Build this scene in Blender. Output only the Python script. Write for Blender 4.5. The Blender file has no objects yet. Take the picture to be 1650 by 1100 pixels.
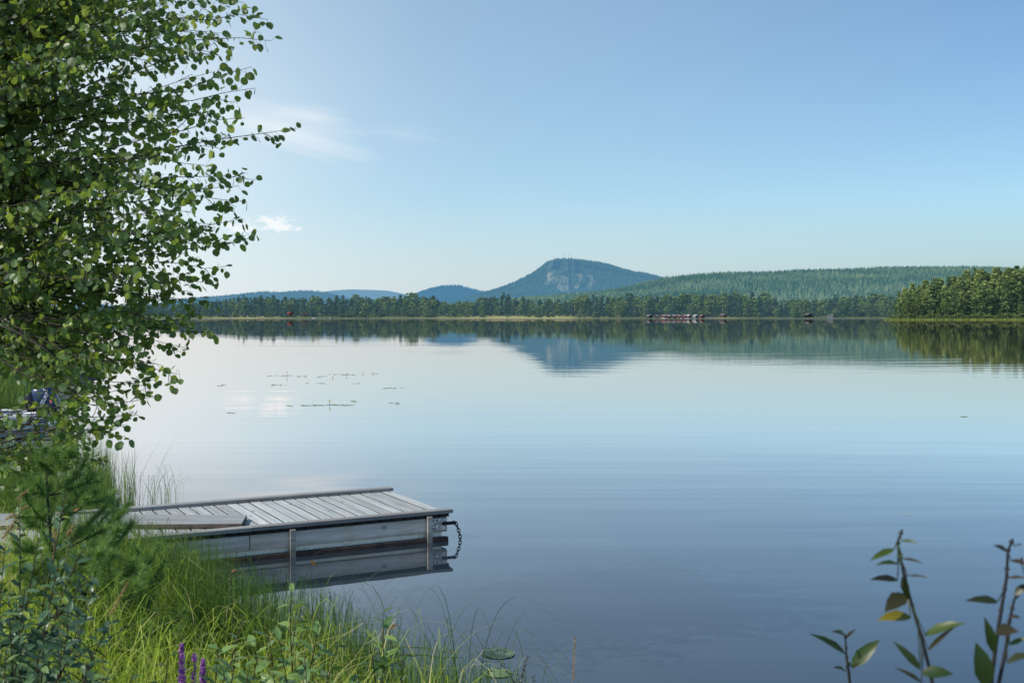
import bpy, math, random
import numpy as np

rng = np.random.default_rng(7)
random.seed(7)
scene = bpy.context.scene
COL = scene.collection

# ------------------------------------------------------------------ camera
FPX, HOR, CAMZ = 1800.0, 507.5, 2.6
PITCH = math.atan((550 - HOR) / FPX)
cam_d = bpy.data.cameras.new('camera')
cam = bpy.data.objects.new('camera', cam_d)
COL.objects.link(cam)
cam.location = (0, 0, CAMZ)
cam.rotation_euler = (math.pi / 2 - PITCH, 0, 0)
cam_d.sensor_width = 36
cam_d.lens = 36 * FPX / 1650
cam_d.clip_start = 0.05
cam_d.clip_end = 30000
cam_d.dof.use_dof = True
cam_d.dof.focus_distance = 25
cam_d.dof.aperture_fstop = 7.0
scene.camera = cam
scene.view_settings.view_transform = 'Standard'
scene.view_settings.look = 'None'
scene.view_settings.exposure = 0
scene.cycles.use_denoising = True
scene.cycles.max_bounces = 8
scene.cycles.transparent_max_bounces = 8


def ray(px, py):
    dx = (px - 825) / FPX
    dy = (550 - py) / FPX
    c, s = math.cos(PITCH), math.sin(PITCH)
    return np.array([dx, c + dy * s, -s + dy * c])


def at(px, py, y):
    d = ray(px, py)
    return np.array([0, 0, CAMZ]) + d * (y / d[1])


def at_z(px, py, z):
    d = ray(px, py)
    return np.array([0, 0, CAMZ]) + d * ((z - CAMZ) / d[2])


# ------------------------------------------------------------------ materials
def new_mat(name):
    m = bpy.data.materials.new(name)
    m.use_nodes = True
    nt = m.node_tree
    for n in list(nt.nodes):
        nt.nodes.remove(n)
    out = nt.nodes.new('ShaderNodeOutputMaterial')
    return m, nt, out


def N(nt, t, **kw):
    n = nt.nodes.new(t)
    for k, v in kw.items():
        if k.startswith('i_'):
            n.inputs[k[2:].replace('_', ' ')].default_value = v
        else:
            setattr(n, k, v)
    return n


def L(nt, a, b):
    nt.links.new(a, b)


def math_n(nt, op, a, b=None, clamp=False):
    n = nt.nodes.new('ShaderNodeMath')
    n.operation = op
    n.use_clamp = clamp
    for i, v in enumerate((a, b)):
        if v is None:
            continue
        if isinstance(v, (int, float)):
            n.inputs[i].default_value = v
        else:
            nt.links.new(v, n.inputs[i])
    return n.outputs[0]


def ramp(nt, fac, stops, interp='LINEAR'):
    n = nt.nodes.new('ShaderNodeValToRGB')
    n.color_ramp.interpolation = interp
    els = n.color_ramp.elements
    while len(els) < len(stops):
        els.new(0.5)
    for e, (p, c) in zip(els, stops):
        e.position = p
        e.color = (c[0], c[1], c[2], 1)
    if fac is not None:
        nt.links.new(fac, n.inputs[0])
    return n.outputs[0]


def mixc(nt, fac, a, b, mode='MIX'):
    n = nt.nodes.new('ShaderNodeMix')
    n.data_type = 'RGBA'
    n.blend_type = mode
    for i, v in ((0, fac), (6, a), (7, b)):
        if isinstance(v, (int, float)):
            n.inputs[i].default_value = v
        elif isinstance(v, (tuple, list)):
            n.inputs[i].default_value = (v[0], v[1], v[2], 1)
        else:
            nt.links.new(v, n.inputs[i])
    return n.outputs[2]


def foliage(name, stops, trans=(0.12, 0.2, 0.02), tfac=0.3, rough=0.5, spec=0.3, haze=None, hz=0.0,
            rand=0.25, noise=None):
    """leaf material: colour from the per-leaf 'tint' attribute and the per-object random value"""
    m, nt, out = new_mat(name)
    at_ = N(nt, 'ShaderNodeAttribute', attribute_name='tint')
    oi = N(nt, 'ShaderNodeObjectInfo')
    f = math_n(nt, 'ADD', at_.outputs['Fac'], math_n(nt, 'MULTIPLY', math_n(nt, 'SUBTRACT', oi.outputs['Random'], 0.5), rand), True)
    if noise:
        tc = N(nt, 'ShaderNodeTexCoord')
        nz = N(nt, 'ShaderNodeTexNoise', i_Scale=noise, i_Detail=4.0)
        L(nt, tc.outputs['Object'], nz.inputs['Vector'])
        f = math_n(nt, 'ADD', f, math_n(nt, 'MULTIPLY', math_n(nt, 'SUBTRACT', nz.outputs['Fac'], 0.5), 0.8), True)
    c = ramp(nt, f, stops)
    p = N(nt, 'ShaderNodeBsdfPrincipled', i_Roughness=rough)
    p.inputs['Specular IOR Level'].default_value = spec
    L(nt, c, p.inputs['Base Color'])
    t = N(nt, 'ShaderNodeBsdfTranslucent')
    tcol = mixc(nt, 0.5, trans, c)
    L(nt, tcol, t.inputs['Color'])
    mx = N(nt, 'ShaderNodeMixShader')
    mx.inputs[0].default_value = tfac
    L(nt, p.outputs[0], mx.inputs[1])
    L(nt, t.outputs[0], mx.inputs[2])
    sh = mx.outputs[0]
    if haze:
        e = N(nt, 'ShaderNodeEmission', i_Strength=1.0)  # distance haze painted into the leaves as a faint glow
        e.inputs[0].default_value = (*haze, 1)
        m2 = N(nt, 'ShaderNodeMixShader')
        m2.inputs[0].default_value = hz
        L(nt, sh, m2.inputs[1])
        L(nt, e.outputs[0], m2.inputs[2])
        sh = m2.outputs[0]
    L(nt, sh, out.inputs[0])
    return m


def simple(name, col, rough=0.6, metal=0.0, noise=0.0, nscale=8.0, spec=0.4, col2=None, bump=0.0):
    m, nt, out = new_mat(name)
    p = N(nt, 'ShaderNodeBsdfPrincipled', i_Roughness=rough, i_Metallic=metal)
    p.inputs['Specular IOR Level'].default_value = spec
    tc = N(nt, 'ShaderNodeTexCoord')
    nz = N(nt, 'ShaderNodeTexNoise', i_Scale=nscale, i_Detail=6.0)
    L(nt, tc.outputs['Object'], nz.inputs['Vector'])
    c2 = col2 or tuple(c * (1 - noise) for c in col)
    c = ramp(nt, nz.outputs['Fac'], [(0.35, c2), (0.65, col)])
    L(nt, c, p.inputs['Base Color'])
    if bump:
        b = N(nt, 'ShaderNodeBump', i_Strength=bump, i_Distance=0.01)
        L(nt, nz.outputs['Fac'], b.inputs['Height'])
        L(nt, b.outputs[0], p.inputs['Normal'])
    L(nt, p.outputs[0], out.inputs[0])
    return m


def wood(name, dark, light, axis='X', warm=(0.2, 0.17, 0.14), wet=False, knots=True):
    """weathered grey timber, grain along the given axis"""
    m, nt, out = new_mat(name)
    tc = N(nt, 'ShaderNodeTexCoord')
    tint = N(nt, 'ShaderNodeAttribute', attribute_name='tint')
    mp = N(nt, 'ShaderNodeMapping')
    sc = {'X': (1.2, 26, 26), 'Y': (26, 1.2, 26)}[axis]
    mp.inputs['Scale'].default_value = sc
    off = N(nt, 'ShaderNodeCombineXYZ')
    o = math_n(nt, 'MULTIPLY', tint.outputs['Fac'], 37.0)
    L(nt, o, off.inputs[0]); L(nt, o, off.inputs[1]); L(nt, o, off.inputs[2])
    va = N(nt, 'ShaderNodeVectorMath', operation='ADD')
    L(nt, tc.outputs['Object'], va.inputs[0]); L(nt, off.outputs[0], va.inputs[1])
    L(nt, va.outputs[0], mp.inputs['Vector'])
    nz = N(nt, 'ShaderNodeTexNoise', i_Scale=1.0, i_Detail=8.0, i_Roughness=0.65)
    L(nt, mp.outputs[0], nz.inputs['Vector'])
    big = N(nt, 'ShaderNodeTexNoise', i_Scale=2.2, i_Detail=4.0)
    L(nt, va.outputs[0], big.inputs['Vector'])
    c = ramp(nt, nz.outputs['Fac'], [(0.3, dark), (0.52, tuple((a + b) / 2 for a, b in zip(dark, light))), (0.72, light)])
    c = mixc(nt, math_n(nt, 'MULTIPLY', ramp(nt, big.outputs['Fac'], [(0.45, (0, 0, 0)), (0.7, (1, 1, 1))]), 0.45), c, warm)
    br = math_n(nt, 'ADD', 0.78, math_n(nt, 'MULTIPLY', tint.outputs['Fac'], 0.4))
    hs = N(nt, 'ShaderNodeHueSaturation')
    L(nt, br, hs.inputs['Value']); L(nt, c, hs.inputs['Color'])
    c = hs.outputs[0]
    if knots:
        vo = N(nt, 'ShaderNodeTexVoronoi', i_Scale=1.0)
        mk = N(nt, 'ShaderNodeMapping')
        mk.inputs['Scale'].default_value = {'X': (2.4, 7, 4), 'Y': (7, 2.2, 7)}[axis]
        L(nt, va.outputs[0], mk.inputs['Vector']); L(nt, mk.outputs[0], vo.inputs['Vector'])
        kf = ramp(nt, vo.outputs['Distance'], [(0.05, (1, 1, 1)), (0.13, (0, 0, 0))])
        c = mixc(nt, math_n(nt, 'MULTIPLY', kf, 0.75), c, (0.035, 0.03, 0.028))
    if name == 'side_timber':       # damp, algae-stained foot near the water
        sz_ = N(nt, 'ShaderNodeSeparateXYZ'); L(nt, tc.outputs['Object'], sz_.inputs[0])
        wetf = math_n(nt, 'ADD', math_n(nt, 'DIVIDE', math_n(nt, 'SUBTRACT', 0.17, sz_.outputs[2]), 0.09), math_n(nt, 'MULTIPLY', math_n(nt, 'SUBTRACT', big.outputs['Fac'], 0.5), 2.5), True)
        c = mixc(nt, math_n(nt, 'MULTIPLY', wetf, 0.6), c, (0.085, 0.08, 0.055))
        topf = math_n(nt, 'ADD', math_n(nt, 'DIVIDE', math_n(nt, 'SUBTRACT', sz_.outputs[2], 0.235), 0.05), math_n(nt, 'MULTIPLY', math_n(nt, 'SUBTRACT', big.outputs['Fac'], 0.5), 2.5), True)
        c = mixc(nt, math_n(nt, 'MULTIPLY', topf, 0.5), c, (0.27, 0.225, 0.15))
    p = N(nt, 'ShaderNodeBsdfPrincipled', i_Roughness=0.25 if wet else 0.72)
    p.inputs['Specular IOR Level'].default_value = 0.35
    L(nt, c, p.inputs['Base Color'])
    b = N(nt, 'ShaderNodeBump', i_Strength=0.5, i_Distance=0.004)
    L(nt, nz.outputs['Fac'], b.inputs['Height']); L(nt, b.outputs[0], p.inputs['Normal'])
    L(nt, p.outputs[0], out.inputs[0])
    return m


# ------------------------------------------------------------------ mesh helpers
class MB:
    """collects blocks of verts / equal-sized faces, builds ONE mesh object"""

    def __init__(self):
        self.V, self.F, self.T, self.A, self.n = [], [], [], {}, 0

    def add(self, V, F, mat=0, tint=0.5, **attrs):
        V = np.asarray(V, float).reshape(-1, 3)
        F = np.asarray(F, int)
        if F.ndim == 1:
            F = F.reshape(1, -1)
        self.F.append((F + self.n, mat))
        self.V.append(V)
        t = np.full(len(V), tint) if np.isscalar(tint) else np.asarray(tint)
        self.T.append(t)
        for k, a in attrs.items():
            self.A.setdefault(k, []).append(np.asarray(a))
        self.n += len(V)

    def box(self, x0, x1, y0, y1, z0, z1, mat=0, tint=0.5, ch=0.0):
        if ch:
            # chamfered: two stacked rings on top
            V, rings = [], []
            for z, s in ((z0, 0), (z1 - ch, 0), (z1, ch)):
                V += [(x0 + s, y0 + s, z), (x1 - s, y0 + s, z), (x1 - s, y1 - s, z), (x0 + s, y1 - s, z)]
            F = [(0, 3, 2, 1), (8, 9, 10, 11)]
            for r in (0, 4):
                for k in range(4):
                    F.append((r + k, r + (k + 1) % 4, r + 4 + (k + 1) % 4, r + 4 + k))
            self.add(V, F, mat, tint)
            return
        V = [(x, y, z) for z in (z0, z1) for x, y in ((x0, y0), (x1, y0), (x1, y1), (x0, y1))]
        F = [(0, 3, 2, 1), (4, 5, 6, 7), (0, 1, 5, 4), (1, 2, 6, 5), (2, 3, 7, 6), (3, 0, 4, 7)]
        self.add(V, F, mat, tint)

    def tube(self, pts, rad, n=6, mat=0, tint=0.5, cap=True):
        pts = np.asarray(pts, float)
        rad = np.full(len(pts), rad) if np.isscalar(rad) else np.asarray(rad)
        t = np.gradient(pts, axis=0)
        t /= np.linalg.norm(t, axis=1)[:, None] + 1e-12
        ref = np.array([0.31, 0.17, 0.93]) if abs(t[0, 2]) < 0.8 else np.array([0.9, 0.3, 0.1])
        a = np.cross(t, ref); a /= np.linalg.norm(a, axis=1)[:, None] + 1e-12
        b = np.cross(t, a)
        ang = np.linspace(0, 2 * math.pi, n, endpoint=False)
        V = pts[:, None, :] + rad[:, None, None] * (np.cos(ang)[None, :, None] * a[:, None, :] + np.sin(ang)[None, :, None] * b[:, None, :])
        k = len(pts)
        i = np.arange(k - 1)[:, None] * n
        j = np.arange(n)[None, :]
        F = np.stack([i + j, i + (j + 1) % n, i + n + (j + 1) % n, i + n + j], -1).reshape(-1, 4)
        self.add(V.reshape(-1, 3), F, mat, tint)
        if cap:
            self.add(V[-1], np.arange(n), mat, tint)
            self.add(V[0], np.arange(n)[::-1], mat, tint)

    def lathe(self, prof, n=10, mat=0, tint=0.5, c=(0, 0, 0)):
        prof = np.asarray(prof, float)
        ang = np.linspace(0, 2 * math.pi, n, endpoint=False)
        V = np.stack([prof[:, None, 0] * np.cos(ang), prof[:, None, 0] * np.sin(ang), np.repeat(prof[:, 1:2], n, 1)], -1) + np.array(c)
        k = len(prof)
        i = np.arange(k - 1)[:, None] * n
        j = np.arange(n)[None, :]
        F = np.stack([i + j, i + (j + 1) % n, i + n + (j + 1) % n, i + n + j], -1).reshape(-1, 4)
        self.add(V.reshape(-1, 3), F, mat, tint)

    def mesh(self, name, mats, smooth=False):
        V = np.concatenate(self.V) if self.V else np.zeros((0, 3))
        me = bpy.data.meshes.new(name)
        me.vertices.add(len(V))
        me.vertices.foreach_set('co', V.astype(np.float32).ravel())
        loops = np.concatenate([F.ravel() for F, _ in self.F])
        sizes = np.concatenate([np.full(len(F), F.shape[1]) for F, _ in self.F])
        mi = np.concatenate([np.full(len(F), m) for F, m in self.F])
        me.loops.add(len(loops))
        me.loops.foreach_set('vertex_index', loops.astype(np.int32))
        me.polygons.add(len(sizes))
        me.polygons.foreach_set('loop_start', np.concatenate([[0], np.cumsum(sizes)[:-1]]).astype(np.int32))
        me.polygons.foreach_set('material_index', mi.astype(np.int32))
        me.polygons.foreach_set('use_smooth', np.full(len(sizes), smooth))
        me.update(calc_edges=True)
        a = me.attributes.new('tint', 'FLOAT', 'POINT')
        a.data.foreach_set('value', np.concatenate(self.T).astype(np.float32))
        for k, v in self.A.items():
            a = me.attributes.new(k, 'FLOAT', 'POINT')
            a.data.foreach_set('value', np.concatenate(v).astype(np.float32))
        for m in (mats if isinstance(mats, (list, tuple)) else [mats]):
            me.materials.append(m)
        me.validate()
        return me

    def build(self, name, mats, parent=None, smooth=False):
        return link(name, self.mesh(name, mats, smooth), parent)


def link(name, me, parent=None):
    o = bpy.data.objects.new(name, me)
    COL.objects.link(o)
    if parent is not None:
        o.parent = parent
    return o


def tag(o, label=None, cat=None, group=None, kind=None):
    for k, v in (('label', label), ('category', cat), ('group', group), ('kind', kind)):
        if v:
            o[k] = v
    return o


def thing(name, label, cat, loc=(0, 0, 0), rotz=0.0, group=None):
    o = bpy.data.objects.new(name, None)
    COL.objects.link(o)
    o.location = tuple(float(v) for v in loc)
    o.rotation_euler = (0, 0, rotz)
    return tag(o, label, cat, group)


def dup(root, loc, rotz=0.0, scale=1.0, label=None, group=None):
    r = root.copy()
    COL.objects.link(r)
    r.location = tuple(float(v) for v in loc)
    r.rotation_euler = (0, 0, rotz)
    r.scale = (scale,) * 3 if np.isscalar(scale) else scale
    if label:
        r['label'] = label
    if group:
        r['group'] = group
    for ch in list(root.children):
        c = ch.copy()
        COL.objects.link(c)
        c.parent = r
        for g in list(ch.children):
            d = g.copy()
            COL.objects.link(d)
            d.parent = c
    return r


def unit(v):
    v = np.asarray(v, float)
    return v / (np.linalg.norm(v, axis=-1, keepdims=True) + 1e-12)


def cards(P, size, r, flat=0.0, aspect=1.0):
    """small randomly turned quads; flat>0 biases normals upward"""
    n = len(P)
    nrm = r.normal(size=(n, 3))
    nrm[:, 2] += flat * np.sign(nrm[:, 2] + 1e-9)
    nrm = unit(nrm)
    a = unit(np.cross(nrm, r.normal(size=(n, 3))))
    b = np.cross(nrm, a)
    s = (size * r.uniform(0.6, 1.3, n))[:, None]
    V = np.stack([P + a * s, P + b * s * 0.6 * aspect, P - a * s, P - b * s * 0.6 * aspect], 1).reshape(-1, 3)
    return V, np.arange(4 * n).reshape(-1, 4)


LEAF_ROUND = dict(V=[(0, 0, 0), (0.06, 0.26, .03), (0.28, 0.46, .06), (0.58, 0.47, .06), (0.84, 0.28, .03), (1.02, 0, -.02),
                     (0.06, -0.26, .03), (0.28, -0.46, .06), (0.58, -0.47, .06), (0.84, -0.28, .03)],
                  F=[(0, 5, 4, 3, 2, 1), (0, 6, 7, 8, 9, 5)])
LEAF_LONG = dict(V=[(0, 0, 0), (0.35, 0, -0.02), (0.7, 0, -0.09), (1, 0, -0.22),
                    (0.15, .10, .03), (0.4, .17, .03), (0.72, .12, -.05),
                    (0.15, -.10, .03), (0.4, -.17, .03), (0.72, -.12, -.05)],
                 F=[(0, 1, 5, 4), (1, 2, 6, 5), (0, 7, 8, 1), (1, 8, 9, 2)], F3=[(2, 3, 6), (2, 9, 3)])


def leaves(mb, P, axis, nrm, size, tmpl, tint, mat=0, width=1.0):
    P = np.asarray(P, float); n = len(P)
    a = unit(axis)
    c = unit(np.cross(nrm, a))
    u = np.cross(a, c)
    T = np.array(tmpl['V'], float)
    s = (np.full(n, size) if np.isscalar(size) else np.asarray(size))[:, None, None]
    V = P[:, None, :] + s * (T[None, :, 0:1] * a[:, None, :] + width * T[None, :, 1:2] * c[:, None, :] + T[None, :, 2:3] * u[:, None, :])
    k = len(T)
    base = mb.n
    off = (np.arange(n) * k)[:, None, None]
    tt = np.repeat(np.asarray(tint) if not np.isscalar(tint) else np.full(n, tint), k)
    mb.add(V.reshape(-1, 3), (np.array(tmpl['F'])[None] + off).reshape(-1, len(tmpl['F'][0])), mat, tt)
    if 'F3' in tmpl:
        mb.F.append(((np.array(tmpl['F3'])[None] + off).reshape(-1, 3) + base, mat))


def blades(mb, base, h, lean_dir, lean, width, r, segs=5, mat=0, tint=None, droop=0.0):
    """curved grass blades as tapering ribbons"""
    n = len(base)
    t = np.linspace(0, 1, segs + 1)
    ld = np.stack([np.cos(lean_dir), np.sin(lean_dir), np.zeros(n)], 1)
    tt = t[None, :, None]
    dr = (np.full(n, droop) if np.isscalar(droop) else droop)[:, None, None]
    hz = np.sin(np.minimum(tt * (1 + 1.15 * dr), 1.9) * math.pi / 2) / np.sin(math.pi / 2)
    C = base[:, None, :] + ld[:, None, :] * (lean[:, None, None] * tt ** 1.8 * h[:, None, None]) + np.array([0, 0, 1.0]) * (h[:, None, None] * np.where(dr > 0, hz, tt))
    wd = r.uniform(0, math.pi, n)
    w = np.stack([np.cos(wd), np.sin(wd), np.zeros(n)], 1)[:, None, :] * (width[:, None, None] * (1 - tt ** 1.5 * 0.93) * 0.5)
    V = np.stack([C - w, C + w], 2).reshape(-1, 3)
    i = np.arange(segs) * 2
    F = np.stack([i, i + 1, i + 3, i + 2], -1)
    F = (F[None] + (np.arange(n) * 2 * (segs + 1))[:, None, None]).reshape(-1, 4)
    ti = r.uniform(0, 1, n) if tint is None else tint
    mb.add(V, F, mat, np.repeat(ti, 2 * (segs + 1)))


def bez(p0, p1, p2, p3, n):
    t = np.linspace(0, 1, n)[:, None]
    return (1 - t) ** 3 * p0 + 3 * (1 - t) ** 2 * t * p1 + 3 * (1 - t) * t * t * p2 + t ** 3 * p3


def vnoise(x, y, seed=0):
    """cheap smooth 2-D noise from summed sines"""
    r = np.random.default_rng(seed)
    o = np.zeros_like(x, dtype=float)
    for k in range(6):
        a = r.uniform(0, 2 * math.pi); f = 1.55 ** k
        o = o + np.sin((x * math.cos(a) + y * math.sin(a)) * f + r.uniform(0, 6.28)) / f ** 0.8
    return o / 2.5


# ------------------------------------------------------------------ light and sky
SUN_AZ, SUN_EL = math.radians(-118), math.radians(42)      # azimuth from +Y, negative = left
w = bpy.data.worlds.new('World')
scene.world = w
w.use_nodes = True
nt = w.node_tree
for n in list(nt.nodes):
    nt.nodes.remove(n)
wo = N(nt, 'ShaderNodeOutputWorld')
bg = N(nt, 'ShaderNodeBackground', i_Strength=0.14)
sky = N(nt, 'ShaderNodeTexSky', sky_type='NISHITA')
sky.sun_disc = False
sky.sun_elevation = SUN_EL
sky.sun_rotation = SUN_AZ
sky.altitude = 200
sky.air_density = 1.0
sky.dust_density = 0.3
sky.ozone_density = 4.0
tc = N(nt, 'ShaderNodeTexCoord')
sep = N(nt, 'ShaderNodeSeparateXYZ')
L(nt, tc.outputs['Generated'], sep.inputs[0])
ysafe = math_n(nt, 'MAXIMUM', sep.outputs[1], 0.05)
U = math_n(nt, 'DIVIDE', sep.outputs[0], ysafe)            # azimuth and elevation tangents of the sky direction
V_ = math_n(nt, 'DIVIDE', sep.outputs[2], ysafe)
front = math_n(nt, 'GREATER_THAN', sep.outputs[1], 0.06)
uv = N(nt, 'ShaderNodeCombineXYZ')
L(nt, U, uv.inputs[0]); L(nt, V_, uv.inputs[1])


def cloud(u0, v0, ru, rv, rot, scale, thr, soft, amount, detail=5.0, stretch=(1, 1), nw=1.1):
    mp = N(nt, 'ShaderNodeMapping', vector_type='TEXTURE')
    mp.inputs['Location'].default_value = (u0, v0, 0)
    mp.inputs['Rotation'].default_value = (0, 0, rot)
    mp.inputs['Scale'].default_value = (ru, rv, 1)
    L(nt, uv.outputs[0], mp.inputs['Vector'])
    ln = N(nt, 'ShaderNodeVectorMath', operation='LENGTH')
    L(nt, mp.outputs[0], ln.inputs[0])
    fall = math_n(nt, 'SUBTRACT', 1.0, ln.outputs['Value'], True)
    nz = N(nt, 'ShaderNodeTexNoise', i_Scale=scale, i_Detail=detail, i_Roughness=0.6)
    m2 = N(nt, 'ShaderNodeMapping')
    m2.inputs['Scale'].default_value = (stretch[0], stretch[1], 1)
    L(nt, mp.outputs[0], m2.inputs['Vector'])
    L(nt, m2.outputs[0], nz.inputs['Vector'])
    s = math_n(nt, 'ADD', math_n(nt, 'MULTIPLY', fall, 1.0), math_n(nt, 'MULTIPLY', math_n(nt, 'SUBTRACT', nz.outputs['Fac'], 0.5), nw))
    s = math_n(nt, 'DIVIDE', math_n(nt, 'SUBTRACT', s, thr), soft, True)
    s = math_n(nt, 'MULTIPLY', s, math_n(nt, 'MULTIPLY', math_n(nt, 'MINIMUM', math_n(nt, 'MULTIPLY', fall, 1.6 if ru > 0.25 else 4.0), 1.0), front))
    return math_n(nt, 'MULTIPLY', s, amount)


def uvp(px, py):
    return (px - 825) / FPX, (HOR - py) / FPX


col = sky.outputs[0]
# colour grade of the clear sky (hue and depth of the blue)
hs = N(nt, 'ShaderNodeHueSaturation', i_Saturation=0.98, i_Value=1.0)
L(nt, col, hs.inputs['Color'])
col = mixc(nt, 1.0, hs.outputs[0], (0.92, 1.0, 1.03), 'MULTIPLY')
# pale haze above the horizon
low = math_n(nt, 'SUBTRACT', 1.0, math_n(nt, 'DIVIDE', math_n(nt, 'ABSOLUTE', sep.outputs[2]), 0.10), True)
side = math_n(nt, 'DIVIDE', math_n(nt, 'ADD', U, 0.45), 0.9, True)      # 0 = sun side, 1 = right
hazec = mixc(nt, side, (6.5, 6.2, 6.4), (2.9, 3.7, 4.8))
glow = math_n(nt, 'MULTIPLY', math_n(nt, 'MULTIPLY', math_n(nt, 'SUBTRACT', 0.46, U, True), 0.60), front)
col = mixc(nt, math_n(nt, 'MINIMUM', glow, 0.5), col, (4.8, 5.75, 6.15))   # whitening of the sky towards the sun
col = mixc(nt, math_n(nt, 'MULTIPLY', low, 0.85), col, hazec)
rl = math_n(nt, 'MULTIPLY', math_n(nt, 'MULTIPLY', side, math_n(nt, 'SUBTRACT', 1.0, math_n(nt, 'MULTIPLY', V_, 1.4), True)), front)
col = mixc(nt, rl, col, mixc(nt, 1.0, col, (0.84, 0.81, 0.77), 'MULTIPLY'))
col = mixc(nt, 1.0, col, (0.962, 1.038, 1.05), 'MULTIPLY')
WHITE = (6.6, 6.9, 7.05)
for (px, py, w_, h_, rot, sc, thr, soft, am, de, st) in (
        (110, 250, 720, 560, 0.2, 0.8, 0.04, 1.05, 0.74, 2.0, (1, 1)),        # veil of thin high cloud on the sun side
        (455, 205, 230, 62, -0.25, 1.1, 0.30, 0.8, 0.62, 5.0, (0.5, 1.7)),     # wispy plume
        (500, 185, 120, 28, -0.10, 1.3, 0.40, 0.7, 0.40, 5.0, (0.5, 1.7)),
        (650, 215, 160, 36, -0.12, 1.5, 0.50, 0.9, 0.20, 5.0, (0.5, 1.7)),
        (447, 361, 50, 24, -0.12, 1.9, 0.40, 0.35, 0.97, 6.0, (1, 1)),          # two small fair-weather clouds
        (388, 366, 54, 21, 0.05, 1.9, 0.40, 0.45, 0.85, 6.0, (1, 1)),
):
    u0, v0 = uvp(px, py)
    f = cloud(u0, v0, w_ / FPX, h_ / FPX, rot, sc, thr, soft, am, de, st, 2.3 if w_ < 80 else 0.35 if w_ > 500 else 1.3)
    col = mixc(nt, f, col, WHITE)
L(nt, col, bg.inputs['Color'])
L(nt, bg.outputs[0], wo.inputs[0])

sd = bpy.data.lights.new('sun', 'SUN')
sd.energy = 4.8
sd.angle = math.radians(0.5)
sd.color = (1.0, 0.93, 0.82)
sun = bpy.data.objects.new('sun', sd)
COL.objects.link(sun)
sx, sy, sz = math.sin(SUN_AZ) * math.cos(SUN_EL), math.cos(SUN_AZ) * math.cos(SUN_EL), math.sin(SUN_EL)
from mathutils import Vector
sun.rotation_euler = Vector((sx, sy, sz)).to_track_quat('Z', 'Y').to_euler()
sun.location = (-30, 20, 40)

# ------------------------------------------------------------------ water
m, nt, out = new_mat('lake_water')
tc = N(nt, 'ShaderNodeTexCoord')
sepw = N(nt, 'ShaderNodeSeparateXYZ')
L(nt, tc.outputs['Object'], sepw.inputs[0])


def wnoise(sx_, sy_, detail, rough, rotz=0.0):
    mp = N(nt, 'ShaderNodeMapping')
    mp.inputs['Scale'].default_value = (sx_, sy_, 1)
    mp.inputs['Rotation'].default_value = (0, 0, rotz)
    L(nt, tc.outputs['Object'], mp.inputs['Vector'])
    nz = N(nt, 'ShaderNodeTexNoise', i_Scale=1.0, i_Detail=detail, i_Roughness=rough)
    L(nt, mp.outputs[0], nz.inputs['Vector'])
    return nz.outputs['Fac']


swell = math_n(nt, 'MULTIPLY', wnoise(0.10, 0.75, 1.5, 0.4, 0.06), 0.0085)
mid = math_n(nt, 'MULTIPLY', wnoise(0.22, 1.9, 2.0, 0.5, -0.05), 0.0034)
fine = math_n(nt, 'MULTIPLY', wnoise(3.5, 9.0, 2.0, 0.5), 0.00011)
patch = ramp(nt, wnoise(0.012, 0.05, 3.0, 0.55), [(0.38, (0.25, 0.25, 0.25)), (0.62, (1, 1, 1))])
hgt = math_n(nt, 'ADD', math_n(nt, 'ADD', swell, mid), fine)
hgt = math_n(nt, 'MULTIPLY', hgt, patch)
farf = math_n(nt, 'SUBTRACT', 1.0, math_n(nt, 'MULTIPLY', math_n(nt, 'DIVIDE', math_n(nt, 'SUBTRACT', sepw.outputs[1], 55), 110, True), 0.72))
hgt = math_n(nt, 'MULTIPLY', hgt, farf)
b = N(nt, 'ShaderNodeBump', i_Strength=1.0, i_Distance=1.0)
L(nt, hgt, b.inputs['Height'])
# a breeze roughens the strip under the far shore
edge = math_n(nt, 'MULTIPLY', math_n(nt, 'SUBTRACT', sepw.outputs[1], 560), 1 / 200, True)
streak = math_n(nt, 'MULTIPLY', wnoise(0.006, 0.05, 4.0, 0.6), 1.0)
rg = math_n(nt, 'ADD', 0.014, math_n(nt, 'MULTIPLY', edge, 0.10))
fr = N(nt, 'ShaderNodeFresnel', i_IOR=1.333)
L(nt, b.outputs[0], fr.inputs['Normal'])
fac = math_n(nt, 'MINIMUM', math_n(nt, 'MULTIPLY', fr.outputs[0], 1.88), 0.97)
gl = N(nt, 'ShaderNodeBsdfGlossy')
gl.inputs['Color'].default_value = (1.0, 0.92, 0.88, 1)
L(nt, rg, gl.inputs['Roughness'])
L(nt, b.outputs[0], gl.inputs['Normal'])
df = N(nt, 'ShaderNodeBsdfDiffuse')
df.inputs['Color'].default_value = (0.022, 0.038, 0.054, 1)
mx = N(nt, 'ShaderNodeMixShader')
L(nt, fac, mx.inputs[0]); L(nt, df.outputs[0], mx.inputs[1]); L(nt, gl.outputs[0], mx.inputs[2])
L(nt, mx.outputs[0], out.inputs[0])
M_WATER = m
mb = MB()
xs = np.array([-6000, -300, 0, 300, 6000.0]); ys = np.array([-60, 0, 200, 817, 2600.0])
X, Y = np.meshgrid(xs, ys)
idx = np.arange(25).reshape(5, 5)
F = np.stack([idx[:-1, :-1], idx[:-1, 1:], idx[1:, 1:], idx[1:, :-1]], -1).reshape(-1, 4)
mb.add(np.stack([X, Y, 0 * X], -1).reshape(-1, 3), F)
tag(mb.build('water', M_WATER), kind='structure')

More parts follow.
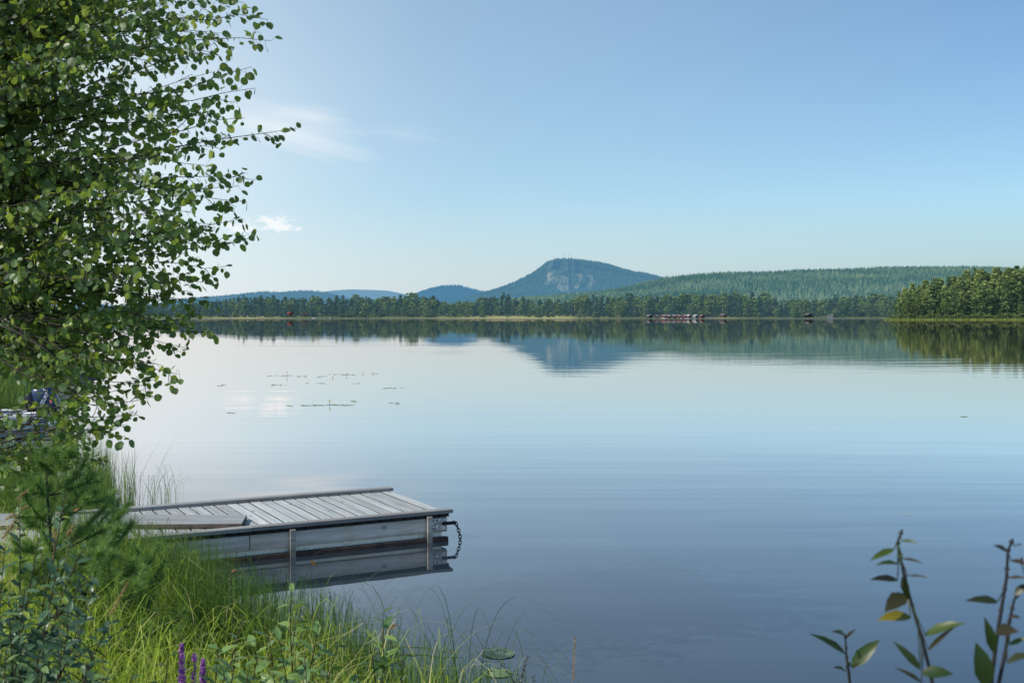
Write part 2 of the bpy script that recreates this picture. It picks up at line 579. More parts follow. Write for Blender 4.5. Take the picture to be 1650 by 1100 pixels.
# ------------------------------------------------------------------ near bank
SX = np.array([-80, -60, -30, -18, -14.2, -11.2, -10.5, -8.2, -6, -5, -4, -3, -2.5, -2, -1, 0, 1, 3, 6, 25.0])
SY = np.array([190, 150, 80, 50, 36, 26, 19, 16, 13, 11.5, 10.2, 9.3, 8.7, 7.75, 7.0, 6.5, 6.1, 5.4, 4.6, 2.0])


def shore_y(x):
    return np.interp(x, SX, SY)


def ground(x, y):
    d = shore_y(x) - y
    dd = np.clip(d, 0, 9)
    h = np.where(d > 0, 0.08 * dd + 0.006 * dd ** 2, np.maximum(d * 0.25, -1.2))
    h = h + np.where(d > 0, 0.05 * vnoise(x * 1.3, y * 1.3, 3) * np.clip(d, 0, 1), 0)
    h = h - 0.8 * np.exp(-((x + 11.8) ** 2 / 8 + (y - 21.3) ** 2 / 4))
    return h


xs = np.concatenate([np.linspace(-80, -16, 50), np.linspace(-15.6, 8, 140), np.linspace(8.5, 25, 16)])
ys = np.concatenate([np.linspace(-14, 0, 14), np.linspace(0.2, 26, 150), np.linspace(27, 190, 60)])
X, Y = np.meshgrid(xs, ys)
Z = ground(X, Y)
idx = np.arange(X.size).reshape(X.shape)
F = np.stack([idx[:-1, :-1], idx[:-1, 1:], idx[1:, 1:], idx[1:, :-1]], -1).reshape(-1, 4)
mb = MB()
mb.add(np.stack([X, Y, Z], -1).reshape(-1, 3), F)
M_GROUND = simple('bank_soil', (0.075, 0.085, 0.03), 0.9, noise=0.6, nscale=3.0, col2=(0.03, 0.028, 0.015))
tag(mb.build('bank_ground', M_GROUND, smooth=True), kind='structure')

# ------------------------------------------------------------------ far shore land and hills
DF = 820.0
HAZE = (0.30, 0.50, 0.68)


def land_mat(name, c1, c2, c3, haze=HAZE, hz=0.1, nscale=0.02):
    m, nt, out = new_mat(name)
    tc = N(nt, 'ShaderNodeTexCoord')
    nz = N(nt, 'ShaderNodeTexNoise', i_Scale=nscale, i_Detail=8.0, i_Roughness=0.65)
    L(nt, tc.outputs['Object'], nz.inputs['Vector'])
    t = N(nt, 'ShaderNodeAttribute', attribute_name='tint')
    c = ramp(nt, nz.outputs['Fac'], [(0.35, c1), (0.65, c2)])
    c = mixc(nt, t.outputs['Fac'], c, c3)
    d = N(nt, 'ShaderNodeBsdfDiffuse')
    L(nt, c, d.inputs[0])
    e = N(nt, 'ShaderNodeEmission')  # aerial haze imitated by mixing a glow into the land colour
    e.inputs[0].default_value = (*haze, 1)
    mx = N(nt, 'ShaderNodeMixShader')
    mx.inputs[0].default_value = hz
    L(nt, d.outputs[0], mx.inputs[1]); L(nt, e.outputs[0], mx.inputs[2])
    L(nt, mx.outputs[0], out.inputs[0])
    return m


def far_shore_y(x):
    px = 825 + x / DF * FPX
    return DF + 6 * np.sin(px / 90.0) + np.interp(px, [-400, 150, 340, 700, 760, 930, 1040, 1180, 1300, 1460], [-30, -10, 0, 4, -6, -6, 2, -6, 14, 30])


xs = np.linspace(-1500, 1500, 400)
t = np.array([-6, 0, 2, 8, 20, 40, 80, 160, 300, 700, 1800.0])
X, T = np.meshgrid(xs, t)
Y = far_shore_y(X) + T
Z = np.interp(T, [-6, 0, 2, 8, 20, 60, 300, 1800], [-0.8, 0.0, 0.5, 0.9, 1.3, 2.5, 6, 14])
Z = np.where(T > 0, Z + 0.15 * vnoise(X / 9, Y / 9, 5), Z)
idx = np.arange(X.size).reshape(X.shape)
F = np.stack([idx[:-1, :-1], idx[:-1, 1:], idx[1:, 1:], idx[1:, :-1]], -1).reshape(-1, 4)
mb = MB()
px = 825 + X / DF * FPX
dry = np.clip(np.exp(-((px - 845) / 130) ** 2) + np.exp(-((px - 1170) / 30) ** 2) + 0.8 * np.exp(-((px - 390) / 60) ** 2) + .12, 0, 1) * np.where(px > 930, .45, 1)
mb.add(np.stack([X, Y, Z], -1).reshape(-1, 3), F, 0, (dry * (T < 50)).ravel())
M_FARLAND = land_mat('far_meadow', (0.035, 0.055, 0.022), (0.10, 0.13, 0.045), (0.30, 0.28, 0.115), hz=0.08, nscale=0.05)
tag(mb.build('far_shore', M_FARLAND, smooth=True), kind='structure')

# grove spit on the right
DG = 600.0


def grove_front(x):
    px = 825 + x / DG * FPX
    return DG + np.interp(px, [1425, 1436, 1460, 1560, 1900], [9, 6, 0, 2, -6])


xs = np.linspace(199, 700, 160)
t = np.array([-5, 0, 1.5, 6, 15, 40, 100, 180.0])
X, T = np.meshgrid(xs, t)
Y = grove_front(X) + T
X = X * Y / DG + 4.5 * (Y / DG)      # the point's flank runs away from the shore, not sideways
Z = np.interp(T, [-5, 0, 1.5, 6, 15, 100, 180], [-0.7, 0, .35, .8, 1.2, 3, 2]) * np.clip((825 + X / Y * FPX - 1427) / 8, 0.0, 1) - 0.4 * (825 + X / Y * FPX < 1429)
idx = np.arange(X.size).reshape(X.shape)
F = np.stack([idx[:-1, :-1], idx[:-1, 1:], idx[1:, 1:], idx[1:, :-1]], -1).reshape(-1, 4)
mb = MB()
mb.add(np.stack([X, Y, Z], -1).reshape(-1, 3), F, 0, 0.0)
M_SPIT = land_mat('spit_grass', (0.13, 0.19, 0.04), (0.22, 0.28, 0.06), (0.3, 0.3, 0.1), hz=0.03, nscale=0.1)
tag(mb.build('shore_spit', M_SPIT, smooth=True), kind='structure')


def pip(px, py, poly):
    ins = np.zeros(px.shape, bool)
    n = len(poly)
    for i in range(n):
        x1, y1 = poly[i]; x2, y2 = poly[(i + 1) % n]
        c = ((y1 > py) != (y2 > py)) & (px < (x2 - x1) * (py - y1) / (y2 - y1 + 1e-9) + x1)
        ins ^= c
    return ins


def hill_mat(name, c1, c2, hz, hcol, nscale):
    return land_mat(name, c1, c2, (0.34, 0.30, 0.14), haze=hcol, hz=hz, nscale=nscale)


def conifers(mb, P, h, wd, r, tint):
    n = len(P)
    k = 5
    a = r.uniform(0, 6.28, n)[:, None] + np.arange(k)[None] * (2 * math.pi / k)
    rad = (wd * h)[:, None] * r.uniform(0.6, 1.25, (n, k))
    ring = np.stack([P[:, None, 0] + rad * np.cos(a), P[:, None, 1] + rad * np.sin(a), P[:, None, 2] + 0.12 * h[:, None] * r.uniform(-.5, 1, (n, k))], -1)
    rad2 = rad * 0.55 * r.uniform(0.7, 1.3, (n, k))
    ring2 = np.stack([P[:, None, 0] + rad2 * np.cos(a + .6), P[:, None, 1] + rad2 * np.sin(a + .6), P[:, None, 2] + h[:, None] * r.uniform(.45, .62, (n, k))], -1)
    tip = P + np.stack([r.normal(0, .03, n) * h, 0 * h, h], 1)
    V = np.concatenate([ring, ring2, tip[:, None]], 1).reshape(-1, 3)
    j = np.arange(k)
    F1 = np.stack([j, (j + 1) % k, k + (j + 1) % k, k + j], -1)
    F2 = np.stack([k + j, k + (j + 1) % k, np.full(k, 2 * k)], -1)
    off = (np.arange(n) * (2 * k + 1))[:, None, None]
    base = mb.n
    mb.add(V, (F1[None] + off).reshape(-1, 4), 0, np.repeat(tint, 2 * k + 1))
    mb.F.append(((F2[None] + off).reshape(-1, 3) + base, 0))


def hill(name, crest, y0, y1, z0, mat, npx, nt_, rough, seed, slopes=(), dark=(), forest=None, fmat=None, power=0.8, fname='forest'):
    """a hill rising from distance y0 to its crest line at y1, then dropping behind"""
    cx = np.array([c[0] for c in crest], float); cy = np.array([c[1] for c in crest], float)
    pxs = np.linspace(cx[0], cx[-1], npx)
    zc = CAMZ + (HOR - np.interp(pxs, cx, cy)) / FPX * y1 - (forest[2] * 0.6 if forest else 0)
    zc = np.maximum(zc - z0, 0) + z0
    xw = (pxs - 825) / FPX * y1
    t = np.linspace(0, 1.25, nt_)
    Xw, T = np.meshgrid(xw, t)
    Zc = np.repeat(zc[None], nt_, 0)
    shape = np.where(T <= 1, np.clip(T, 0, 1) ** power, 1 - (T - 1) * 1.2)
    Yw = y0 + T * (y1 - y0)
    sc = (y1 - y0) / 9
    bump = rough * (vnoise(Xw / sc, Yw / sc, seed) + .5 * vnoise(Xw / sc * 3.1, Yw / sc * 3.1, seed + 1)) * np.clip(T * 3, 0, 1) * np.clip((1.0 - T) * 4, 0.12, 1)
    Zw = z0 + (Zc - z0) * shape + bump * (Zc - z0)
    px_ = 825 + Xw / Yw * FPX; py_ = HOR - (Zw - CAMZ) / Yw * FPX
    tint = np.zeros(Xw.shape)
    jr = np.random.default_rng(seed + 3)
    for poly, amt in slopes:
        for q in range(5):
            tint = tint + pip(px_ + jr.normal(0, .6, px_.shape), py_ + jr.normal(0, .4, px_.shape), poly) * amt * jr.uniform(.4, 1.0, px_.shape) / 5 * 1.25
    tint = np.clip(tint, 0, .68)
    tint *= (T <= 1.02)
    mb = MB()
    idx = np.arange(Xw.size).reshape(Xw.shape)
    F = np.stack([idx[:-1, :-1], idx[:-1, 1:], idx[1:, 1:], idx[1:, :-1]], -1).reshape(-1, 4)
    mb.add(np.stack([Xw, Yw, Zw], -1).reshape(-1, 3), F, 0, tint.ravel())
    tag(mb.build(name, mat, smooth=True), kind='structure')
    if forest:
        n, hmin, hmax = forest
        r = np.random.default_rng(seed + 50)
        # even cover as seen on the slope, a few extra along the crest
        i = r.uniform(0, npx - 1.001, n); j = (r.uniform(0, 1.0, n) ** 0.8) * (nt_ - 1) / 1.25
        ii, jj = i.astype(int), np.minimum(j.astype(int), nt_ - 2)
        fi, fj = i - ii, j - jj

        def lerp(A):
            return (A[jj, ii] * (1 - fi) + A[jj, ii + 1] * fi) * (1 - fj) + (A[jj + 1, ii] * (1 - fi) + A[jj + 1, ii + 1] * fi) * fj
        P = np.stack([lerp(Xw), lerp(Yw), lerp(Zw) - 1], 1)
        tn = lerp(tint)
        keep = r.uniform(0, 1, n) > tn * 1.45
        P = P[keep & (vnoise(P[:, 0] / sc * 4, P[:, 1] / sc * 4, seed + 29) < r.uniform(.75, 1.15, n))]
        ppx = 825 + P[:, 0] / P[:, 1] * FPX; ppy = HOR - (P[:, 2] - CAMZ) / P[:, 1] * FPX
        ti = np.clip(0.5 + 0.34 * vnoise(P[:, 0] / sc * 2, P[:, 1] / sc * 2, seed + 9) + 0.2 * vnoise(P[:, 0] / sc * 7, P[:, 1] / sc * 7, seed + 19) + r.normal(0, .2, len(P)) + .22 * np.exp(-(P[:, 1] - y0) / (.35 * (y1 - y0))), 0, 1)
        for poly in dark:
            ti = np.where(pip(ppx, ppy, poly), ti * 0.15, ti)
        h = r.uniform(hmin, hmax, len(P)) * (0.8 + 0.4 * ti)
        mb = MB()
        conifers(mb, P, h, r.uniform(.16, .26, len(P)), r, ti)
        tag(mb.build(fname, fmat), kind='stuff')


Z5 = lambda pts: [(780 + x / 5.5, 400 + y / 5.5) for x, y in pts]
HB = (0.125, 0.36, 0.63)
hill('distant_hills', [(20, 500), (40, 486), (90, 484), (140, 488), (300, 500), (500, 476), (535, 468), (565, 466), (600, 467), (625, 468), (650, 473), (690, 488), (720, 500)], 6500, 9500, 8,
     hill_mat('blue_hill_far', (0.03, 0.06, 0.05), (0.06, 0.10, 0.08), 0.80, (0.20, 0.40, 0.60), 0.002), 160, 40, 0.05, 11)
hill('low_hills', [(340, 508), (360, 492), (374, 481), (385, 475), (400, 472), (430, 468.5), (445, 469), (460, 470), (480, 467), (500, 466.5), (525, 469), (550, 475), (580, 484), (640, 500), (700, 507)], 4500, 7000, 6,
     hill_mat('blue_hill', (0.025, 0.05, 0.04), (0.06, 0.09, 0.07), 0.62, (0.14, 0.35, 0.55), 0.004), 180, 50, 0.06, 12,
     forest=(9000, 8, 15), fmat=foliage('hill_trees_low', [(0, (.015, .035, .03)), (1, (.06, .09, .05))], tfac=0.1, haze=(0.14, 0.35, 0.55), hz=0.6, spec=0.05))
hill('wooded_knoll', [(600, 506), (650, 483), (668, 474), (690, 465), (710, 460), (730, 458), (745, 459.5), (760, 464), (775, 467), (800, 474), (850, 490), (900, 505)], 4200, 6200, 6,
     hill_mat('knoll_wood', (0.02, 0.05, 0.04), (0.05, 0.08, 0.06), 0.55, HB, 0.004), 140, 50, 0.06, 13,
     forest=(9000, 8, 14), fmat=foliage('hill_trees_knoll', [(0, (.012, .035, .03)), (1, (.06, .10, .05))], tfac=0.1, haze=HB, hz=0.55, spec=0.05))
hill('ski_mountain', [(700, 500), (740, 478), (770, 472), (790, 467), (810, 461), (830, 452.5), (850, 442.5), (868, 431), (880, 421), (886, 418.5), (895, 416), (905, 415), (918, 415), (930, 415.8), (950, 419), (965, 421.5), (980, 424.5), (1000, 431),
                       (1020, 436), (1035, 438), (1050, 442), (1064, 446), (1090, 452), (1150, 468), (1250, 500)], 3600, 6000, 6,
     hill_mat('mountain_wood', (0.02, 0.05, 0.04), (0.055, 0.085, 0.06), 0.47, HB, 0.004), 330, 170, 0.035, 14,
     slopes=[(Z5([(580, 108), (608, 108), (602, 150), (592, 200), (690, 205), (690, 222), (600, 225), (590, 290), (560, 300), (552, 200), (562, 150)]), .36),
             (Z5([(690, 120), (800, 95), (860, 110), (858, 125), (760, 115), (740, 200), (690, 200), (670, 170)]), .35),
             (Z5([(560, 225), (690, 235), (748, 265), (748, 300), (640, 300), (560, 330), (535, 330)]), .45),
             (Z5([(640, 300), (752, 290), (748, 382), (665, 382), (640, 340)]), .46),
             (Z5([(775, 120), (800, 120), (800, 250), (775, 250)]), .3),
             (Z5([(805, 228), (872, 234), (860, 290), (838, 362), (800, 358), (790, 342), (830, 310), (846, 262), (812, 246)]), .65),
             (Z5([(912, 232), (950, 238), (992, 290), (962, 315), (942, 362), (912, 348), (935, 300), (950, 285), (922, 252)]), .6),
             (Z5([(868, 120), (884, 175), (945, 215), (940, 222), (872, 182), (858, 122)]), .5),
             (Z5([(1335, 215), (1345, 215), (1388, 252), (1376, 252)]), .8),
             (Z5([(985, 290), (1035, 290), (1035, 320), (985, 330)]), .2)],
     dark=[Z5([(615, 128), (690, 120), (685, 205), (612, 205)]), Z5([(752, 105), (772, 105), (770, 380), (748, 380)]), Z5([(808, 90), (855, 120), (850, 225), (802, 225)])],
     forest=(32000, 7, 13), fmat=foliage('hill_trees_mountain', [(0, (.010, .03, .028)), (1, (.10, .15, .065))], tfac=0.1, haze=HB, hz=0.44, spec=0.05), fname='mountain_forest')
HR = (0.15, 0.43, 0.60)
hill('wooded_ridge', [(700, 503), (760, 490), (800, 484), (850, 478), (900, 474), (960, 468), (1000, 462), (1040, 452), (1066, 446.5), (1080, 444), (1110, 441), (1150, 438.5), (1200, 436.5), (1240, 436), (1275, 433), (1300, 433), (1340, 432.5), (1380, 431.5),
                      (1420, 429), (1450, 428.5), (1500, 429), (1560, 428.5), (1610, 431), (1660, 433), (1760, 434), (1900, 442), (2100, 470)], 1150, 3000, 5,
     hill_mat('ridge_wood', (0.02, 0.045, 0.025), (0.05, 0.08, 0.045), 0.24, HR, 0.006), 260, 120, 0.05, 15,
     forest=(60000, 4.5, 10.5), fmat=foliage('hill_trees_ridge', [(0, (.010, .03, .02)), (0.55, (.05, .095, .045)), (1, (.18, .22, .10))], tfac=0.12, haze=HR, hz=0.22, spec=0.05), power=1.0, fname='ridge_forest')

# masts on the summit
M_MAST = simple('mast_paint', (0.12, 0.14, 0.17), 0.6, noise=0.3)
for k, (px, top, lab) in enumerate(((908.6, 408.5, 'thin pale radio mast, left of the two on the mountain summit'), (917, 408, 'dark radio mast on the mountain summit, right of a thinner one'))):
    p0 = at(px, 415.5, 5990); p1 = at(px, top, 5990)
    t_ = thing('radio_mast', lab, 'mast', (p0[0], p0[1], p0[2] - 3), 0, 'radio masts on the mountain summit')
    hh = p1[2] - p0[2] + 3
    mb = MB()
    mb.tube([(0, 0, 0), (0, 0, hh * .6), (0, 0, hh)], [.5, .45 if k else .35, .3], 5)
    mb.build('mast_pole', M_MAST, t_)
    mb = MB()
    mb.tube([(0, 0, hh * .82), (0, 0, hh * .95)], [.8 if k else .5] * 2, 6)
    mb.build('antenna', M_MAST, t_)

# ------------------------------------------------------------------ trees of the far shore and the grove
def clumps_tree(kind, seed, nc, per, size):
    """unit-height crown made of many small leaf-sized faces in clumps + a trunk with limbs"""
    r = np.random.default_rng(seed)
    cr, tr = MB(), MB()
    top = 1.0
    if kind == 'pine':
        cz = r.uniform(0.07, 0.97, nc) ** 0.85
        prof = lambda z: 0.17 * np.clip(np.minimum((1.06 - z) * 2.0, 0.7 + 0.5 * z), 0.12, 1) * (0.85 + .3 * np.sin(z * 27 + seed))
    elif kind == 'spruce':
        cz = r.uniform(0.04, 0.98, nc) ** 1.2
        prof = lambda z: 0.17 * (1.02 - z) ** 0.85
    elif kind == 'birch':
        cz = r.uniform(0.14, 0.97, nc)
        prof = lambda z: 0.24 * np.clip(np.sin(math.pi * np.clip(z, 0, 1) ** 0.8) ** 0.6, .15, 1)
    else:  # bush
        cz = r.uniform(0.08, 0.9, nc)
        prof = lambda z: 0.6 * np.sqrt(np.clip(1 - z ** 1.6, 0.04, 1))
    a = r.uniform(0, 6.28, nc)
    rr = prof(cz) * r.uniform(0.45, 1.12, nc)
    lop = 0.02 * np.array([math.cos(seed), math.sin(seed)])
    C = np.stack([rr * np.cos(a) + lop[0] * cz, rr * np.sin(a) + lop[1] * cz, cz * (1 if kind != 'spruce' else 1) - (0.05 * (rr / 0.17) if kind == 'spruce' else 0)], 1)
    cs = {'pine': .055, 'spruce': .04, 'birch': .06, 'bush': .15}[kind] * r.uniform(0.6, 1.3, nc)
    if kind in ('pine', 'spruce'):
        cs = cs * (0.55 + 0.6 * (1 - cz))
    off = r.normal(size=(nc, per, 3))
    off = off / np.linalg.norm(off, axis=2, keepdims=True) * r.uniform(0.3, 1, (nc, per, 1)) ** 0.5
    off[..., 2] *= 0.5 if kind != 'birch' else 0.8
    P = (C[:, None, :] + off * cs[:, None, None]).reshape(-1, 3)
    P[:, 2] = np.clip(P[:, 2], 0.02, 1.03)
    # per-clump tone + darker low clumps, shade at the crown's foot put into the tint
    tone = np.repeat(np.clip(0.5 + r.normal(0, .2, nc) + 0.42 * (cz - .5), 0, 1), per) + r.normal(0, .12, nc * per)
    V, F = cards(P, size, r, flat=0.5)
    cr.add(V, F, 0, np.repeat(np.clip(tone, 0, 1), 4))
    if kind == 'pine':
        zs = np.linspace(-0.02, 0.93, 7)
        tr.tube(np.stack([lop[0] * zs + .006 * np.sin(zs * 9 + seed), lop[1] * zs, zs], 1), 0.014 * (1 - zs * .85), 6)
    elif kind == 'spruce':
        tr.tube([(0, 0, -.02), (0, 0, .95)], [0.012, .002], 5)
    elif kind == 'birch':
        zs = np.linspace(-0.02, 0.8, 6)
        tr.tube(np.stack([lop[0] * zs, lop[1] * zs, zs], 1), 0.011 * (1 - zs * .9), 6)
    else:
        for k in range(4):
            tr.tube([(0, 0, -.05), (.2 * math.cos(k * 1.6), .2 * math.sin(k * 1.6), .5)], [.02, .008], 4)
    if kind in ('pine', 'birch'):
        for k in range(0, nc, 5):
            z0 = max(cz[k] - 0.1, 0.08)
            tr.tube([(lop[0] * z0, lop[1] * z0, z0), tuple(C[k])], [.004, .0015], 4, cap=False)
    return cr, tr


M_BARK_PINE = simple('pine_bark', (0.20, 0.11, 0.06), 0.9, noise=0.5, nscale=20)
M_BARK_DARK = simple('dark_bark', (0.06, 0.05, 0.042), 0.9, noise=0.5, nscale=30, bump=0.4)
M_BARK_BIRCH = simple('birch_bark', (0.5, 0.48, 0.44), 0.8, noise=0.7, nscale=9)
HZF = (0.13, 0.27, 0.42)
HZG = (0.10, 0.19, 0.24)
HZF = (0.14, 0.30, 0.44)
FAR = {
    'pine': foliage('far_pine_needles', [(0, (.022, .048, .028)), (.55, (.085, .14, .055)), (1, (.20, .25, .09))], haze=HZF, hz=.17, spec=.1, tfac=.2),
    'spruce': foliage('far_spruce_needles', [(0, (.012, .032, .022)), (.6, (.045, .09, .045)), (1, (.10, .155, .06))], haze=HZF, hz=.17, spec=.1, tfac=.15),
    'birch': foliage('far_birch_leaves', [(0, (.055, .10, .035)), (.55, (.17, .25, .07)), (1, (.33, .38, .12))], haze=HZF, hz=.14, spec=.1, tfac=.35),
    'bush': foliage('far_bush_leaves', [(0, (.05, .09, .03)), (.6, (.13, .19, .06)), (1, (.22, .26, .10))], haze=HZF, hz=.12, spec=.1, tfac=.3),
}
GRO = {
    'pine': foliage('grove_pine_needles', [(0, (.045, .085, .03)), (.5, (.20, .29, .085)), (1, (.42, .47, .16))], haze=HZG, hz=.07, spec=.1, tfac=.22),
    'spruce': foliage('grove_spruce_needles', [(0, (.03, .065, .028)), (.6, (.115, .19, .065)), (1, (.24, .31, .11))], haze=HZG, hz=.07, spec=.1, tfac=.15),
    'birch': foliage('grove_birch_leaves', [(0, (.05, .09, .02)), (.6, (.13, .19, .05)), (1, (.22, .27, .08))], haze=HZG, hz=.06, spec=.1, tfac=.35),
    'bush': foliage('grove_bush_leaves', [(0, (.08, .12, .04)), (.6, (.18, .24, .075)), (1, (.28, .32, .12))], haze=HZG, hz=.06, spec=.1, tfac=.3),
}
BARK = {'pine': M_BARK_PINE, 'spruce': M_BARK_DARK, 'birch': M_BARK_BIRCH, 'bush': M_BARK_DARK}
NAME = {'pine': 'pine_tree', 'spruce': 'spruce_tree', 'birch': 'birch_tree', 'bush': 'bush'}

far_mesh = {}
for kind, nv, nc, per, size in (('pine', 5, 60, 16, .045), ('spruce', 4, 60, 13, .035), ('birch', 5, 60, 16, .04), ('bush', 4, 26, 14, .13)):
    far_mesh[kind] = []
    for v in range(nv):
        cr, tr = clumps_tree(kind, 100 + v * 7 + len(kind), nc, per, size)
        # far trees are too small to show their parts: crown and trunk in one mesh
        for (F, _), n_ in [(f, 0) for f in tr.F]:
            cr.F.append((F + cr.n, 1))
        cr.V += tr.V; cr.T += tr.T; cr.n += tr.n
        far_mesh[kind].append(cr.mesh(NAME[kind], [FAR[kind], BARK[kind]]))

TOPX = [100, 150, 230, 340, 380, 400, 440, 470, 520, 560, 600, 650, 690, 705, 720, 740, 760, 790, 815, 830, 850, 880, 905, 920, 945, 970, 1000, 1050, 1100, 1150, 1185, 1200, 1235, 1250, 1290, 1320, 1350, 1380, 1410, 1440]
TOPY = [498, 494, 492, 487, 480, 479, 480, 481, 479, 480, 478, 478, 477, 485, 489, 487, 487, 476, 477, 482, 482, 483, 487, 484, 478, 479, 477, 476, 475, 475, 474, 474, 476, 482, 484, 484, 479, 480, 478, 477]


def stretch(px):
    return ('on the far shore under low blue hills' if px < 560 else
            'on the far shore under the knoll' if px < 790 else
            'on the far shore below the ski mountain' if px < 1000 else
            'on the far shore behind the boathouses' if px < 1180 else
            'on the far shore beside the grove')


def kinds_for(px):
    if px < 560: return (.42, .42, .16)
    if px < 700: return (.25, .2, .55)
    if px < 930: return (.36, .26, .38)
    if px < 1240: return (.16, .34, .50)
    return (.3, .2, .5)


LOOK = {'pine': ('shaggy dark green pine', 'pine'), 'spruce': ('pointed dark spruce', 'spruce'), 'birch': ('round-crowned pale green birch', 'birch')}
r = np.random.default_rng(21)


def far_tree(kind, px, Y, h, row):
    k = r.integers(len(far_mesh[kind]))
    o = link(NAME[kind], far_mesh[kind][k])
    X = (px - 825) / FPX * Y
    o.location = (X, Y, float(np.interp(Y - far_shore_y(X), [0, 2, 8, 20, 60, 300], [0, .5, .9, 1.3, 2.5, 6])) - .2)
    wid = h * r.uniform(.9, 1.3) * (1.25 if kind != 'bush' else 1)
    o.scale = (wid, wid, h)
    o.rotation_euler = (0, 0, r.uniform(0, 6.28))
    tag(o, f"{LOOK[kind][0]} in the {row} {stretch(px)}", 'tree', f"{LOOK[kind][1]}s in the {row} {stretch(px)}")


for row, dY, step, lo, hi, nm in ((0, 24, 11.5, .42, .92, 'front row'), (1, 46, 9.5, .72, 1.04, 'second row'), (2, 72, 10.0, .85, 1.14, 'back row')):
    px = 150 + row * 3.0
    while px < 1445:
        p = px + r.uniform(-3, 3)
        q = kinds_for(p)
        kind = ('pine', 'spruce', 'birch')[r.choice(3, p=q)]
        if row == 0 and 690 < p < 770 and r.uniform() < .3:
            px += step; continue
        X = (p - 825) / FPX * DF
        Y = float(far_shore_y(X)) + dY + r.uniform(-6, 6) - (10 if 960 < p < 1180 or p > 1240 or p < 690 else 0)
        topz = CAMZ + (HOR - np.interp(p, TOPX, TOPY)) / FPX * Y
        h = max(5.0, (topz - 1.5) * r.uniform(lo, hi))
        far_tree(kind, p, Y, h, nm)
        px += step * r.uniform(.75, 1.25)

# the wood behind the front trees reads as one mass
mb = MB()
px = r.uniform(140, 1450, 500)
Y = far_shore_y((px - 825) / FPX * DF) + r.uniform(90, 190, 500)
hh = (HOR - np.interp(px, TOPX, TOPY)) / FPX * Y * r.uniform(.7, 1.0, 500)
P = []
cz = r.uniform(0.05, 1, (500, 60))
ax = r.normal(0, 2.0, (500, 60)) * (1.15 - cz)
ay = r.normal(0, 2.0, (500, 60)) * (1.15 - cz)
P = np.stack([((px - 825) / FPX * Y)[:, None] + ax, Y[:, None] + ay, 3 + cz * hh[:, None]], -1).reshape(-1, 3)
V, F = cards(P, 1.3, r, .3)
mb.add(V, F, 0, np.repeat(np.clip(r.normal(.4, .2, len(P)), 0, 1), 4))
tag(mb.build('far_forest', FAR['pine']), kind='stuff')

# bushes along the far waterline
LOOKB = 'low pale waterside bush'
for k in range(80):
    px = r.uniform(340, 1430)
    if 1040 < px < 1150 and r.uniform() < .8: continue
    X = (px - 825) / FPX * DF
    Y = float(far_shore_y(X)) + r.uniform(6, 20)
    h = r.uniform(1.5, 5.0)
    o = link('bush', far_mesh['bush'][r.integers(4)])
    o.location = (X, Y, .6); o.scale = (h * r.uniform(.8, 1.3), h, h); o.rotation_euler = (0, 0, r.uniform(0, 6.28))
    tag(o, f"{LOOKB} {stretch(px)}", 'bush', f"bushes {stretch(px)}")

# the grove, with crown and trunk for each tree
grove_proto = {}
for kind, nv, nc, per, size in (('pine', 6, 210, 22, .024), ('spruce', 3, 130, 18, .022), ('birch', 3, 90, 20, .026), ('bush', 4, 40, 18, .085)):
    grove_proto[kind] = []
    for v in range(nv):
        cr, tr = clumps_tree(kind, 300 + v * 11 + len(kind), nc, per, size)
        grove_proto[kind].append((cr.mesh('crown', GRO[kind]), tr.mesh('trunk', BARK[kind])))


def grove_tree(kind, px, Y, h, label, group, cat='tree'):
    c, t_ = grove_proto[kind][r.integers(len(grove_proto[kind]))]
    X = (px - 825) / FPX * Y
    gz = float(np.interp(Y - grove_front(X), [0, 1.5, 6, 15, 100], [0, .35, .8, 1.2, 3]))
    o = thing(NAME[kind], label, cat, (X, Y, gz - .2), r.uniform(0, 6.28), group)
    w_ = h * r.uniform(.9, 1.25) * (1.15 if kind in ('pine',) else 1)
    o.scale = (w_, w_, h)
    link('crown', c, o); link('trunk', t_, o)


GTX = [1432, 1438, 1446, 1455, 1470, 1490, 1510, 1530, 1550, 1570, 1590, 1620, 1650, 1760]
GTY = [500, 488, 470, 464, 458, 452, 446, 444, 440, 437, 436, 433, 430, 432]
for row, dY, step, lo, hi, nm in ((0, 12, 15, .42, .82, 'front edge'), (1, 26, 12, .74, .98, 'middle'), (2, 44, 11, .9, 1.08, 'back')):
    px = 1437.0 + row * 5
    while px < 1730:
        p = px + r.uniform(-2, 2)
        Y = DG + dY + r.uniform(-4, 4)
        kind = 'pine' if r.uniform() < (.5 if row == 0 else .72) else 'spruce'
        h = max(6, ((HOR - np.interp(p, GTX, GTY)) / FPX * Y + 1.5) * r.uniform(lo, hi))
        word = 'sunlit rounded pine' if kind == 'pine' else 'dark pointed spruce'
        lab = f"{word} in the {nm} of the grove" + (", on its open left flank" if p < 1500 else ", towards the picture edge" if p > 1585 else "")
        grove_tree(kind, p, Y, h, lab, f"{kind}s in the {nm} of the grove {int(p > 1500) + int(p > 1585)}")
        px += step * r.uniform(.7, 1.2)
for p, h in ((1462, 9.5), (1476, 10.5), (1512, 6), (1521, 8), (1541, 6), (1550, 5.5), (1612, 5.5), (1646, 8), (1690, 7)):
    grove_tree('birch', p, DG + 7, h, 'small pale birch on the shore in front of the right-hand grove', 'small birches in front of the grove')
for k in range(52):
    p = 1436 + 300 * (k + r.uniform(0, 1)) / 52
    grove_tree('bush', p, DG + r.uniform(2.5, 5.5) + (6 if p < 1440 else 0), r.uniform(1.6, 3.8), 'yellow-green shore bush along the foot of the right-hand grove', 'bushes at the foot of the grove', 'bush')
